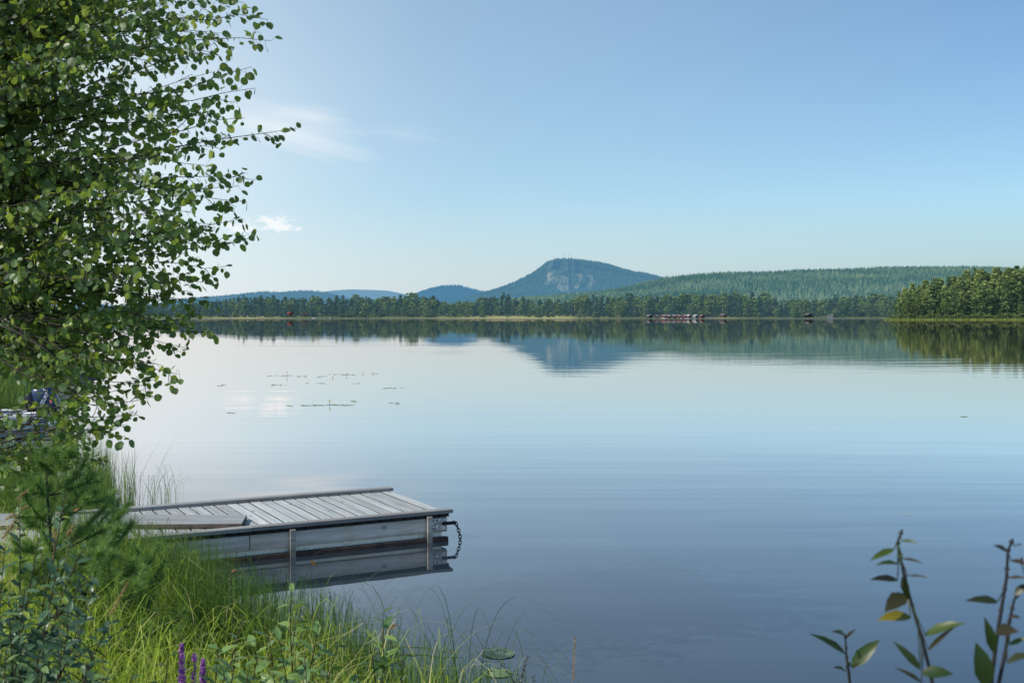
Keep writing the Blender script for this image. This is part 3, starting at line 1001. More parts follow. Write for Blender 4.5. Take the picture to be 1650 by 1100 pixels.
# waterside sedge in front of the grove
mb = MB()
n = 5000
px = r.uniform(1433, 1740, n)
X = (px - 825) / FPX * DG
B = np.stack([X, grove_front(X) + r.uniform(-2.2, 2.5, n), np.full(n, -.05)], 1)
blades(mb, B, r.uniform(.5, 1.1, n), r.uniform(0, 6.28, n), r.uniform(0, .4, n), r.uniform(.15, .35, n), r, segs=2)
M_SEDGE_FAR = foliage('far_sedge', [(0, (.14, .2, .04)), (.6, (.24, .31, .07)), (1, (.36, .38, .13))], haze=HZG, hz=.04, tfac=.3, spec=.1)
tag(mb.build('shore_sedge', M_SEDGE_FAR), kind='stuff')

# ------------------------------------------------------------------ boathouses and cottages on the far shore
M_RED = simple('falu_red_boards', (0.17, 0.035, 0.03), 0.8, noise=0.35, nscale=1.5)
M_GREYB = simple('grey_blue_boards', (0.16, 0.22, 0.28), 0.8, noise=0.3, nscale=1.5)
M_DARKB = simple('dark_boards', (0.05, 0.045, 0.045), 0.8, noise=0.3, nscale=1.5)
M_ROOFP = simple('pale_sheet_roof', (0.34, 0.33, 0.34), 0.4, noise=0.2, nscale=1.0)
M_ROOFD = simple('dark_roof', (0.13, 0.12, 0.13), 0.6, noise=0.3, nscale=1.0)
M_WHITE = simple('white_paint', (0.78, 0.78, 0.77), 0.5, noise=0.08, nscale=2)
M_PANE = simple('dark_glass', (0.03, 0.04, 0.05), 0.1, spec=.6)


def house(name, label, cat, px, dy, wall, roof, wd, dp, hw, hr, rot, group):
    Y = float(far_shore_y((px - 825) / FPX * DF)) + dy
    X = (px - 825) / FPX * Y
    t_ = thing(name, label, cat, (X, Y, .35 + .04 * dy), rot, group)
    wd, dp, hw, hr = wd * .85, dp * .85, hw * .82, hr * .82
    a, b_ = wd / 2, dp / 2
    mb = MB()
    V = [(-a, -b_, 0), (a, -b_, 0), (a, b_, 0), (-a, b_, 0), (-a, -b_, hw), (a, -b_, hw), (a, b_, hw), (-a, b_, hw), (0, -b_, hw + hr), (0, b_, hw + hr)]
    mb.add(V, [(1, 2, 6, 5), (3, 0, 4, 7), (0, 3, 2, 1)])
    mb.F.append((np.array([[0, 1, 5, 8, 4], [2, 3, 7, 9, 6]]), 0))
    mb.build('wall', wall, t_)
    mb = MB()
    e = .35
    s = hr / a
    for sg in (-1, 1):
        p0, p1 = (sg * (a + e), hw - e * s), (0, hw + hr)
        V = [(p0[0], -b_ - e, p0[1] + .03), (p0[0], b_ + e, p0[1] + .03), (p1[0], b_ + e, p1[1] + .03), (p1[0], -b_ - e, p1[1] + .03)]
        V += [(v[0], v[1], v[2] + .14) for v in V]
        mb.add(V, [(0, 1, 2, 3), (4, 7, 6, 5), (0, 4, 5, 1), (1, 5, 6, 2), (2, 6, 7, 3), (3, 7, 4, 0)])
    mb.build('roof', roof, t_)
    mb = MB()
    mb.box(-a * .55, a * .55, -b_ - .05, -b_ + .05, 0.03, hw * .85)
    mb.build('door', M_DARKB, t_)
    if wd > 5:
        for k in (-.75, .75):
            mb = MB(); mb.box(k * a - .5, k * a + .5, -b_ - .08, -b_ - .01, hw * .4, hw * .8)
            mb.build('window', M_PANE, t_)
    return t_


G = 'boathouses in a row on the far shore'
for px, wall, roof, wd, rot, lab in (
        (1046, M_DARKB, M_ROOFD, 3.4, .5, 'dark unpainted boathouse, leftmost of the row on the far shore'),
        (1058, M_DARKB, M_ROOFP, 2.8, -.4, 'small dark boathouse with pale roof, second of the row from its left end'),
        (1069, M_RED, M_ROOFP, 3.6, -.7, 'red boathouse with bright pale roof, leftmost red one of the row'),
        (1077, M_RED, M_ROOFP, 2.8, -.7, 'small red boathouse just right of the leftmost red one'),
        (1085, M_DARKB, M_ROOFP, 3.2, -.7, 'low dark boathouse with pale roof in the middle of the row'),
        (1093.5, M_RED, M_ROOFP, 2.8, -.6, 'narrow red boathouse left of the largest red one'),
        (1102, M_RED, M_ROOFP, 4.2, -.6, 'largest bright red boathouse of the row on the far shore'),
        (1110, M_RED, M_ROOFP, 2.6, .3, 'small red boathouse touching the right side of the largest one'),
        (1121, M_GREYB, M_ROOFP, 3.2, .4, 'grey-blue boathouse, left of the pair standing apart'),
        (1131, M_RED, M_ROOFD, 3.2, .3, 'red boathouse with grey roof, right of the pair standing apart')):
    house('boathouse', lab, 'boathouse', px, 3.5, wall, roof, wd, 4.2, 1.7, 1.25, rot, G)
house('cottage', 'dark cottage under the trees right of the boathouse row', 'cottage', 1165, 12, M_DARKB, M_ROOFD, 4.4, 4, 2.0, 1.2, .9, 'cottages on the far shore')
house('cottage', 'orange-red cottage between pines, leftmost on the far shore', 'cottage', 467, 27, M_RED, M_RED, 5, 4.5, 2.6, 1.6, .9, 'cottages on the far shore')
house('cottage', 'orange-red cottage beside a bare tree on the left far shore', 'cottage', 490, 27, M_RED, M_RED, 5, 4.5, 2.6, 1.8, -.8, 'cottages on the far shore')
house('cottage', 'dark cottage in shade beyond the last boathouses, left of grove', 'cottage', 1303, 12, M_DARKB, M_ROOFD, 7, 5, 2.2, 1.5, .4, 'cottages on the far shore')
house('cottage', 'low grey-blue cottage in the shaded wood left of grove', 'cottage', 1338, 9, M_GREYB, M_ROOFD, 6, 5, 1.6, 1.0, 1.2, 'cottages on the far shore')

# small white motor boats moored on the far shore
mb = MB()
hullp = []
for k in range(7):
    t_ = k / 6
    hw = .85 * math.sin(math.pi * (.18 + .5 * (1 - t_)) ) * (1 - t_ ** 3)
    hullp.append([(-hw, t_ * 5, .7 + .2 * t_), (-hw * .6, t_ * 5, 0), (hw * .6, t_ * 5, 0), (hw, t_ * 5, .7 + .2 * t_)])
Vh = np.array(hullp).reshape(-1, 3)
for a in range(6):
    mb.F.append((np.array([[a * 4 + j, a * 4 + j + 1, a * 4 + 5 + j, a * 4 + 4 + j] for j in range(3)]), 0))
mb.V.append(Vh); mb.T.append(np.full(len(Vh), .5)); mb.n = len(Vh)
mb.add(Vh[[0, 1, 2, 3]], (3, 2, 1, 0))
mb.add(Vh[[0, 3, 7, 4]] + (0, 0, -.1), (0, 1, 2, 3))
M_DULLW = simple('dull_white_paint', (0.36, 0.37, 0.38), 0.6, noise=0.2, nscale=2)
boat_me = mb.mesh('rowing_boat', M_DULLW)
for px, lab in ((375.5, 'white boat moored at the left end of the far shore'), (511, 'white boat by the far shore below the tall dark trees'), (533, 'white boat by the far shore right of another white one'),
                (1072, 'white boat in front of the leftmost red boathouse'), (1095, 'white boat in front of the middle of the boathouse row'), (1113, 'white boat right of the largest red boathouse'),
                (1133, 'white boat in front of the right-hand boathouse pair')):
    o = link('rowing_boat', boat_me)
    X = (px - 825) / FPX * DF
    o.location = (X, float(far_shore_y(X)) - 2.5, -.15); o.rotation_euler = (0, 0, r.uniform(-1.8, 1.8))
    tag(o, lab, 'boat', 'white boats on the far shore')

# ------------------------------------------------------------------ floating dock
A = at_z(728, 819.5, 0.36)
DROT = math.radians(28.05)
M_DECK = wood('deck_planks', (0.25, 0.275, 0.275), (0.54, 0.575, 0.565), 'Y', warm=(0.40, 0.39, 0.36))
M_CAP = wood('cap_timber', (0.15, 0.15, 0.145), (0.33, 0.335, 0.325), 'X', knots=False)
M_SIDE = wood('side_timber', (0.34, 0.325, 0.295), (0.78, 0.745, 0.67), 'X', warm=(0.56, 0.46, 0.32))
M_BOARD = wood('gangplank_timber', (0.14, 0.15, 0.155), (0.38, 0.395, 0.40), 'X', warm=(0.24, 0.23, 0.21))
M_FOAM = simple('speckled_foam', (0.90, 0.90, 0.80), 0.9, nscale=55, col2=(0.62, 0.66, 0.54), bump=0.5)
M_BEAM = simple('rusty_steel', (0.075, 0.045, 0.035), 0.75, nscale=9, col2=(0.028, 0.022, 0.022), bump=0.3)
M_PLATE = simple('flaking_plate', (0.85, 0.85, 0.80), 0.7, nscale=60, col2=(0.22, 0.18, 0.15), bump=0.4)
M_IRON = simple('dark_iron', (0.02, 0.022, 0.026), 0.55, metal=0.6, noise=0.4, nscale=30)
dock = thing('dock', 'weathered grey plank jetty floating on the lake in front of the bank', 'dock', (A[0], A[1], 0), DROT)
XL = -7.6
mb = MB()
x = -0.03
while x > XL + 0.2:
    t_ = rng.uniform(0, 1)
    wv = 0.125 + rng.uniform(-.002, .002)
    mb.box(x - wv, x, 0.01 + rng.uniform(-.006, .006), 1.885 + rng.uniform(-.006, .006), .275 + rng.uniform(-.002, .002), .315 + rng.uniform(-.002, .002), 0, t_, ch=.003)
    x -= wv + 0.018
M_GAPSHADE = simple('plank_gap_shade', (0.035, 0.033, 0.032), 0.9, noise=0.5, nscale=20)
# sides between the planks coloured dark: the shade of the gaps is painted in
mb.F = [(f[sel], mi_) for f, _ in mb.F for sel, mi_ in ((np.array([k in (0, 1, 6, 7, 8, 9) for k in range(len(f))]), 0), (np.array([k not in (0, 1, 6, 7, 8, 9) for k in range(len(f))]), 1))]
mb.build('deck', [M_DECK, M_GAPSHADE], dock)
for y0, y1 in ((-0.035, 0.085), (1.80, 1.925)):
    mb = MB()
    seams = [XL, -5.9, -2.35, 0.0]
    for a, b_ in zip(seams[:-1], seams[1:]):
        mb.box(a + .003, b_, y0, y1, .3195, .362, 0, rng.uniform(.2, .9), ch=.006)
    mb.build('edge_cap', M_CAP, dock)
for y0, y1 in ((0.0, 0.036), (1.855, 1.89)):
    mb = MB()
    mb.box(XL, -2.36, y0, y1, .112, .272, 0, .35, ch=.004)
    mb.box(-2.35, -0.325, y0, y1, .110, .272, 0, .7, ch=.004)
    mb.build('side_board', M_SIDE, dock)
mb = MB(); mb.box(-0.10, -0.062, 0.04, 1.85, .10, .272, 0, .4, ch=.004)
mb.build('end_board', M_SIDE, dock)
mb = MB(); mb.box(XL + .2, -0.115, 0.028, 1.862, -.22, .108, 0, .5, ch=.01)
mb.build('float_block', M_FOAM, dock)
for y0, y1 in ((-0.04, 0.026), (1.864, 1.93)):
    mb = MB(); mb.box(XL + .2, -0.062, y0, y1, -.06, .052, 0, .5, ch=.006)
    mb.build('beam', M_BEAM, dock)
for xc in (-0.295, -1.9, -3.55, -5.2):
    mb = MB(); mb.box(xc - .03, xc + .03, -0.052, -0.042 + .04, -.35, .300, 0, .25 if xc > -1 else .0, ch=.003)
    mb.build('post', M_SIDE, dock)
mb = MB(); mb.box(-0.262, -0.062, 0.0, .036, .105, .272, 0, .25, ch=.004)
mb.build('corner_block', M_SIDE, dock)
mb = MB(); mb.box(-0.255, -0.075, -0.008, -.001, .128, .262, 0, .5)
pl = mb.build('corner_plate', M_PLATE, dock)
for bx, bz in ((-.238, .243), (-.238, .150), (-.19, .245), (-.125, .205)):
    mb = MB()
    ang = np.linspace(0, 2 * math.pi, 8, endpoint=False)
    ringp = np.stack([bx + .009 * np.cos(ang), np.full(8, -.016), bz + .009 * np.sin(ang)], 1)
    mb.add(np.concatenate([ringp, ringp + (0, .012, 0)]), np.stack([np.arange(8), (np.arange(8) + 1) % 8, 8 + (np.arange(8) + 1) % 8, 8 + np.arange(8)], -1))
    mb.add(ringp, np.arange(8))
    mb.build('bolt', M_IRON, pl)
br = MB(); br.box(-0.125, 0.035, -0.034, -.012, .185, .222, 0, .5, ch=.004)
br.tube([(0.018, -.045, .203), (0.018, 0.0, .203)], .022, 8)
br.build('bracket', M_IRON, dock)
mb = MB()
zs = np.linspace(.205, -.10, 9)
pathc = np.stack([0.035 + .062 * np.sin(np.clip((.205 - zs) / .42, 0, 1) * math.pi), np.full(9, -.023), zs], 1)
for k in range(8):
    p0, p1 = pathc[k], pathc[k + 1]
    d = unit(p1 - p0); side = np.array([0, 1., 0]) if k % 2 else unit(np.cross(d, [0, 1., 0]))
    c = (p0 + p1) / 2; ln = np.linalg.norm(p1 - p0) * .72
    th = np.linspace(0, 2 * math.pi, 13)
    pts = c + np.outer(np.cos(th) * ln, d) + np.outer(np.sin(th) * .018, side)
    mb.tube(pts, .0055, 5, cap=False)
mb.build('chain', M_IRON, dock)

# the long loose board lying on the jetty
c0, c1, c2, c3 = at_z(-160, 823, .375), at_z(398, 829, .375), at_z(390, 843, .375), at_z(-160, 845, .375)
ex = unit(c1 - c0); ctr = c2
rot = math.atan2(ex[1], ex[0])
dot = lambda p_: (float(np.dot((p_ - ctr)[:2], ex[:2])), float(np.dot((p_ - ctr)[:2], [-ex[1], ex[0]])))
(xa, ya), (xb, yb), (xd, yd) = dot(c0), dot(c1), dot(c3)
gp = MB()
zt, zb = .046, 0.0
bev = .004
V = [(xd, yd, zb), (0, 0, zb), (xb - .0, yb, zb), (xa, ya, zb),
     (xd, yd, zt), (-bev * 1.5, 0, zt), (xb - bev, yb, zt), (xa, ya, zt)]
gp.add(V, [(4, 5, 6, 7)], 0, .55)
gp.add(V, [(0, 3, 2, 1), (0, 1, 5, 4), (1, 2, 6, 5), (2, 3, 7, 6), (3, 0, 4, 7)], 1, .55)
M_BOARDEDGE = simple('brown_sawn_edge', (0.12, 0.095, 0.08), 0.9, noise=0.5, nscale=14)
g = gp.build('gangplank', [M_BOARD, M_BOARDEDGE])
g.location = (ctr[0], ctr[1], .3275); g.rotation_euler = (0, -0.004, rot)
tag(g, 'wide thick grey board lying lengthwise on top of the jetty', 'board')

# ------------------------------------------------------------------ aspen tree on the left
M_ASPEN = foliage('aspen_leaves', [(0, (.042, .09, .04)), (.5, (.105, .185, .058)), (.85, (.19, .27, .06)), (1, (.36, .42, .07))],
                  trans=(.46, .60, .05), tfac=.45, rough=.42, spec=.5, rand=0)
M_TWIG = simple('aspen_twig', (0.05, 0.042, 0.035), 0.8, noise=0.5, nscale=40)
r = np.random.default_rng(5)
TX, TY = -4.75, 8.1
TB = np.array([TX, TY, float(ground(np.array([TX]), np.array([TY]))[0])])
aspen = thing('aspen_tree', 'leafy aspen with dense round green leaves overhanging the left side of the view', 'tree', TB)
trunk, crown = MB(), MB()
zs = np.linspace(-.2, 7.4, 12)
tp = np.stack([.10 * np.sin(zs * .7), .06 * np.sin(zs * .9 + 1), zs], 1) - (0.05, .05, 0)
trunk.tube(tp, .10 * (1 - zs / 8.6), 9)


def trunk_at(z):
    return np.array([np.interp(z, tp[:, 2], tp[:, 0]), np.interp(z, tp[:, 2], tp[:, 1]), z]) + TB


EDGE = [(395, 5, 1), (375, -35, 1), (432, 32, 1), (437, 66, 1), (405, 108, .8), (412, 142, .8), (478, 207, 1), (395, 190, .5), (345, 268, .6), (413, 290, 1), (398, 325, .6), (415, 380, 1),
        (392, 352, .6), (370, 428, .8), (365, 395, .5), (347, 487, .8), (342, 535, .8), (318, 510, .5), (305, 562, .6), (290, 603, .9), (250, 585, .4), (243, 640, .8), (222, 668, .6), (203, 703, .8), (165, 742, .7),
        (120, 735, .5), (75, 752, .5), (180, 690, .4), (150, 705, .5), (112, 690, .5), (62, 726, .5), (30, 745, .5), (205, 645, .5), (135, 655, .5), (175, 625, .5), (255, 610, .5), (310, 470, .5), (330, 455, .5), (385, 300, .5), (360, 240, .5), (300, 530, .5)]
ey = np.array([-150, 0, 60, 100, 150, 205, 250, 290, 330, 380, 430, 490, 540, 600, 640, 700, 745])
ex_ = np.array([385, 370, 395, 390, 385, 390, 320, 345, 345, 365, 325, 305, 290, 245, 205, 165, 120])
tips = [(a, b_, c, r.uniform(6.9, 8.4)) for a, b_, c in EDGE]
grid = []
while len(grid) < 200:
    py = r.uniform(-140, 742)
    px = r.uniform(-70, np.interp(py, ey, ex_) - 8)
    if px < 90 and py > 575: continue
    if px < 110 and 470 < py < 560 and r.uniform() < .75: continue
    if all((px - a) ** 2 + (py - b_) ** 2 > 17 ** 2 for a, b_, _, _ in grid):
        grid.append((px, py, r.uniform(.4, 1), r.uniform(6.6, 9.3)))
tips += grid
LP, LA, LN, LS, LT = [], [], [], [], []


def put_leaves(path, s0, spacing, shade):
    seg = np.linalg.norm(np.diff(path, axis=0), axis=1)
    cum = np.concatenate([[0], np.cumsum(seg)])
    s = cum[-1] * s0
    k = r.integers(2)
    while s <= cum[-1] + 1e-6:
        P = np.array([np.interp(s, cum, path[:, i]) for i in range(3)])
        d = unit(np.array([np.interp(min(s + .01, cum[-1]), cum, path[:, i]) for i in range(3)]) - np.array([np.interp(s - .02, cum, path[:, i]) for i in range(3)]))
        k += 1
        sd_ = unit(np.cross(d, r.normal(size=3)))
        out_ = unit(d * r.uniform(.2, .9) + sd_ * .9 + np.array([0, 0, -.25]))
        pe = P + out_ * r.uniform(.018, .05)
        qx, qy = 825 + pe[0] / pe[1] * FPX, HOR - (pe[2] - CAMZ) / pe[1] * FPX
        # thin spots of the crown: the boats and the far shore show through
        thin = .84 if (qx < 82 and 618 < qy < 722) else .7 if (qx < 100 and 480 < qy < 580) else .45 if (80 < qx < 150 and 600 < qy < 690) else 0
        if qx < -45 and qy > 330: thin = 1.0
        if r.uniform() < thin:
            s += spacing * r.uniform(.6, 1.4)
            continue
        ax = unit(out_ * .6 + np.array([0, 0, -r.uniform(.0, 1.0)]) + r.normal(size=3) * .45)
        nrm = unit(r.normal(size=3) + np.array([0, -.45, .55]))
        crown.tube([P, pe], .0009, 3, mat=1, tint=.5, cap=False)
        LP.append(pe); LA.append(ax); LN.append(nrm)
        LS.append(r.uniform(.036, .060) * (1 if r.uniform() > .1 else .7))
        LT.append(np.clip(r.normal(.45, .2) + shade + (.35 if r.uniform() < .06 else 0), 0, 1))
        s += spacing * r.uniform(.6, 1.4)


for px, py, wt, dep in tips:
    tip = at(px, py, dep)
    rise = r.uniform(.4, 1.5) if py < 400 else r.uniform(.05, .5)
    zq = min(max(tip[2] - rise, .9), 6.8)
    if py > 650: zq = r.uniform(1.05, 1.3)
    elif py > 430: zq = max(zq, 2.5)
    Q = trunk_at(zq - TB[2])
    Q[2] = zq
    d = tip - Q
    ln = np.linalg.norm(d)
    hd = unit(np.array([d[0], d[1], 0]))
    path = bez(Q, Q + (hd * .8 + np.array([0, 0, .55])) * ln * .33, tip - unit(hd + np.array([0, 0, r.uniform(-.25, .25)])) * ln * .33 + r.normal(size=3) * .05, tip, 16)
    path[1:-1] += r.normal(size=(14, 3)) * .010
    wg = np.linspace(0, 1, 16)
    path += (np.sin(wg * r.uniform(5, 9) + r.uniform(0, 6)) * np.sin(wg * math.pi))[:, None] * r.normal(size=3) * .05
    trunk.tube(path, np.linspace(.010 + .004 * r.uniform(), .0014, 16), 5, cap=False)
    shade = r.normal(0, .08) + (-.12 if px < 120 else 0)
    s = .42
    side = 1
    while s < .97:
        k = s * 15
        i = int(k)
        P = path[i] * (1 - (k - i)) + path[min(i + 1, 15)] * (k - i)
        tg = unit(path[min(i + 1, 15)] - path[i])
        perp = unit(np.cross(tg, np.array([0, 0, 1.0])) * side * r.uniform(.3, 1) + np.array([0, 0, r.uniform(-.6, .9)]))
        side *= -1
        tl = (.12 + .46 * (1 - s)) * r.uniform(.6, 1.3)
        e = P + unit(tg * r.uniform(.7, 1.1) + perp * .95) * tl
        tw = bez(P, P + (tg * .3 + perp * .3) * tl, e - (tg * .35) * tl, e, 6)
        crown.tube(tw, np.linspace(.003, .001, 6), 4, mat=1, cap=False)
        put_leaves(tw, .12, .026, shade)
        s += r.uniform(.05, .085)
    put_leaves(path, .60, .030, shade)
# a few thick bare limbs that show between the leaves
for p0, p1, rad in (((-120, 560), (78, 498), .016), ((-140, 590), (66, 548), .012), ((-120, 300), (28, -40), .03), ((-150, 760), (90, 690), .012), ((-150, 300), (120, 205), .014), ((-130, 180), (190, -20), .013), ((-120, 270), (110, 235), .010)):
    a_, b_ = at(p0[0], p0[1], 8.0), at(p1[0], p1[1], 7.6)
    path = bez(trunk_at(max(a_[2] - TB[2] - .2, .5)), a_, a_ * .5 + b_ * .5 + (0, 0, .03), b_, 12)
    trunk.tube(path, np.linspace(rad * 1.4, rad * .45, 12), 6)
leaves(crown, LP, np.array(LA), np.array(LN), np.array(LS), LEAF_ROUND, np.array(LT), 0, .98)
for mbx in (trunk, crown):
    mbx.V = [v - TB for v in mbx.V] if mbx is crown else mbx.V
trunk.V = [trunk.V[0], trunk.V[1], trunk.V[2]] + [v - TB for v in trunk.V[3:]]
trunk.build('trunk', M_TWIG, aspen, smooth=True)
crown.build('crown', [M_ASPEN, M_TWIG], aspen)
print('aspen leaves', len(LP))

# ------------------------------------------------------------------ grass of the bank
M_GRASS = foliage('bank_grass', [(0, (.10, .20, .03)), (.5, (.32, .46, .06)), (.85, (.50, .60, .09)), (1, (.66, .58, .28))], trans=(.62, .74, .06), tfac=.52, rough=.5, spec=.3, rand=0)
M_SEDGE = foliage('sedge_blades', [(0, (.035, .08, .022)), (.6, (.10, .19, .04)), (1, (.24, .32, .06))], trans=(.32, .46, .04), tfac=.30, rough=.45, spec=.35, rand=0)
r = np.random.default_rng(31)
n = 52000
x = r.uniform(-7.5, 1.3, n); y = r.uniform(3.3, 13.0, n)
d = shore_y(x) - y
dens = np.clip(.55 + .5 * vnoise(x * 1.5, y * 1.5, 77), .12, 1)
keep = (d > -0.15) & (r.uniform(0, 1, n) < dens) & (np.hypot(x, y) > 3.4)
# nothing grows through the jetty
lx = (x - A[0]) * math.cos(DROT) + (y - A[1]) * math.sin(DROT); ly = -(x - A[0]) * math.sin(DROT) + (y - A[1]) * math.cos(DROT)
keep &= ~((ly > -.12) & (ly < 2.0) & (lx > XL) & (lx < .1))
x, y, d = x[keep], y[keep], d[keep]
n = len(x)
h = r.uniform(.25, .68, n) * np.clip(1.0 + .35 * vnoise(x, y, 9), .6, 1.4)
h *= np.interp(d, [0, .3, 1.6], [.45, .55, 1.0])
h *= 1 + .45 * np.exp(-((x + 2.7) / .6) ** 2 - ((y - 8.2) / .8) ** 2)
h *= np.interp(x, [-7, -2.2, -.6, .1, 1.3], [1.2, 1.1, .9, .6, .35])
mb = MB()
blades(mb, np.stack([x, y, ground(x, y) - .02], 1), h, r.uniform(0, 6.28, n), r.uniform(.05, 1.5, n), r.uniform(.003, .0085, n), r, segs=5, tint=np.clip(.45 + .22 * vnoise(x * .9, y * .9, 55) + r.normal(0, .2, n), 0, 1), droop=r.uniform(0, .95, n))
n2 = 5200     # longer, paler, tangled blades
x2 = r.uniform(-6.5, -.3, n2); y2 = r.uniform(3.8, 10.5, n2)
d2 = shore_y(x2) - y2
lx = (x2 - A[0]) * math.cos(DROT) + (y2 - A[1]) * math.sin(DROT); ly = -(x2 - A[0]) * math.sin(DROT) + (y2 - A[1]) * math.cos(DROT)
k2 = (d2 > .1) & ~((ly > -.5) & (ly < 2.2) & (lx > XL))
x2, y2 = x2[k2], y2[k2]; n2 = len(x2)
blades(mb, np.stack([x2, y2, ground(x2, y2) - .02], 1), r.uniform(.4, .85, n2), r.uniform(0, 6.28, n2), r.uniform(.4, 1.6, n2), r.uniform(.004, .008, n2), r, segs=9, tint=np.clip(r.normal(.75, .25, n2), 0, 1), droop=r.uniform(.2, 1.0, n2))
tag(mb.build('bank_grass', M_GRASS), kind='stuff')
M_WEED = foliage('bank_weed_leaves', [(0, (.06, .13, .04)), (.5, (.16, .27, .07)), (.85, (.28, .38, .09)), (1, (.42, .36, .13))], trans=(.26, .38, .04), tfac=.35, rough=.45, spec=.4, rand=0)
mb = MB()
nw = 420
xw = r.uniform(-6.2, -.5, nw); yw = r.uniform(3.9, 10.0, nw)
kw = (shore_y(xw) - yw > .35)
LPw, LAw, LNw, LSw, LTw = [], [], [], [], []
for xx, yy in zip(xw[kw], yw[kw]):
    lx = (xx - A[0]) * math.cos(DROT) + (yy - A[1]) * math.sin(DROT); ly = -(xx - A[0]) * math.sin(DROT) + (yy - A[1]) * math.cos(DROT)
    if -.4 < ly < 2.2 and lx > XL: continue
    g0 = np.array([xx, yy, float(ground(np.array([xx]), np.array([yy]))[0])])
    hh_ = r.uniform(.25, .62); tp_ = g0 + (r.normal(0, .1), r.normal(0, .1), hh_)
    pth = bez(g0, g0 + (0, 0, hh_ * .4), tp_ - (0, 0, hh_ * .2), tp_, 6)
    mb.tube(pth, np.linspace(.0028, .0012, 6), 4, tint=.9, cap=False)
    tt_ = r.normal(.45, .2); sz0 = r.uniform(.025, .07)
    for q in range(r.integers(8, 18)):
        u_ = r.uniform(.25, 1); a_ = q * 2.4 + r.uniform(-.4, .4)
        LPw.append(g0 + (tp_ - g0) * u_); LAw.append((math.cos(a_), math.sin(a_), r.uniform(.1, .9))); LNw.append((-.4 * math.cos(a_) + r.normal(0, .2), -.4 * math.sin(a_), 1)); LSw.append(sz0 * r.uniform(.6, 1.2)); LTw.append(np.clip(tt_ + r.normal(0, .1), 0, 1))
leaves(mb, LPw, np.array(LAw), np.array(LNw), np.array(LSw), LEAF_LONG, np.array(LTw), 0, 1.2)
tag(mb.build('bank_weeds', M_WEED), kind='stuff')

# sedge standing in the shallows
mb = MB()
n = 17000
x = r.uniform(-4.6, .15, n); d = r.normal(-.35, .6, n); y = shore_y(x) - d
keep = (d > -1.9) & (d < .5) & (r.uniform(0, 1, n) < np.interp(x, [-4.6, -1.6, -.9, .15], [1, .9, .65, .35])) & (r.uniform(0, 1, n) < .55 + .45 * (vnoise(x * 2.2, y * 2.2, 71) > -.1))
lx = (x - A[0]) * math.cos(DROT) + (y - A[1]) * math.sin(DROT); ly = -(x - A[0]) * math.sin(DROT) + (y - A[1]) * math.cos(DROT)
keep &= ~((ly > -.12) & (ly < 2.0) & (lx > XL))
x, y = x[keep], y[keep]; n = len(x)
blades(mb, np.stack([x, y, np.minimum(ground(x, y), .1) - .03], 1), r.uniform(.45, .92, n) * np.interp(x, [-4, -1.4, -.8, .15], [1.05, 1, .78, .55]), r.uniform(0, 6.28, n), np.abs(r.normal(.08, .15, n)), r.uniform(.003, .006, n), r, segs=5, droop=np.where(r.uniform(0, 1, n) < .2, r.uniform(.2, .7, n), 0))
# arching outer blades at the water's edge
n = 150
x = r.uniform(-1.75, .25, n); y = shore_y(x) + r.uniform(-.1, .55, n)
blades(mb, np.stack([x, y, np.full(n, -.03)], 1), r.uniform(.45, .95, n) * np.interp(x, [-1.7, -.2, .3], [1.05, .95, .6]), np.where(r.uniform(0, 1, n) < .5, r.normal(0, .5, n), r.normal(3.14, .6, n)), r.uniform(.5, 1.3, n), r.uniform(.004, .006, n), r, segs=12, droop=r.uniform(.5, 1.0, n), tint=r.uniform(0, .5, n))
tag(mb.build('shallow_sedge', M_SEDGE), kind='stuff')

# tall reeds behind the jetty and along the left shore
mb = MB()


def reed_patch(n, px0, px1, y0, y1, h0, h1, lean=.12, wdt=(.004, .008), droop=0.0):
    Yy = r.uniform(y0, y1, n); Xx = (r.uniform(px0, px1, n) + r.normal(0, (px1 - px0) * .06, n) - 825) / FPX * Yy
    lx = (Xx - A[0]) * math.cos(DROT) + (Yy - A[1]) * math.sin(DROT); ly = -(Xx - A[0]) * math.sin(DROT) + (Yy - A[1]) * math.cos(DROT)
    k = ~((ly > -.1) & (ly < 2.05) & (lx > XL))
    Xx, Yy = Xx[k], Yy[k]; n = len(Xx)
    g_ = np.maximum(ground(Xx, Yy), -.03)
    blades(mb, np.stack([Xx, Yy, g_ - .03], 1), r.uniform(h0, h1, n), r.uniform(0, 6.28, n), np.abs(r.normal(lean, lean, n)), r.uniform(wdt[0], wdt[1], n), r, segs=5, droop=droop)


reed_patch(4200, -200, 145, 13.2, 17.5, .6, 1.25)
reed_patch(420, 140, 182, 14.3, 16.3, .6, 1.0, .05)
reed_patch(90, 185, 215, 14.4, 15.6, .4, .95, .1)
reed_patch(60, 200, 285, 14.2, 15.2, .3, .75, .4, droop=.4)
reed_patch(14, 195, 240, 14.4, 15.0, .9, 1.15, .28)
reed_patch(1500, -200, 84, 25.5, 30, .7, 1.3, .12, (.01, .02))
reed_patch(2200, -260, 60, 27, 42, .8, 1.5, .12, (.015, .03))
reed_patch(1400, -100, 110, 36, 60, .6, 1.3, .15, (.02, .05))
tag(mb.build('shore_reeds', M_SEDGE), kind='stuff')

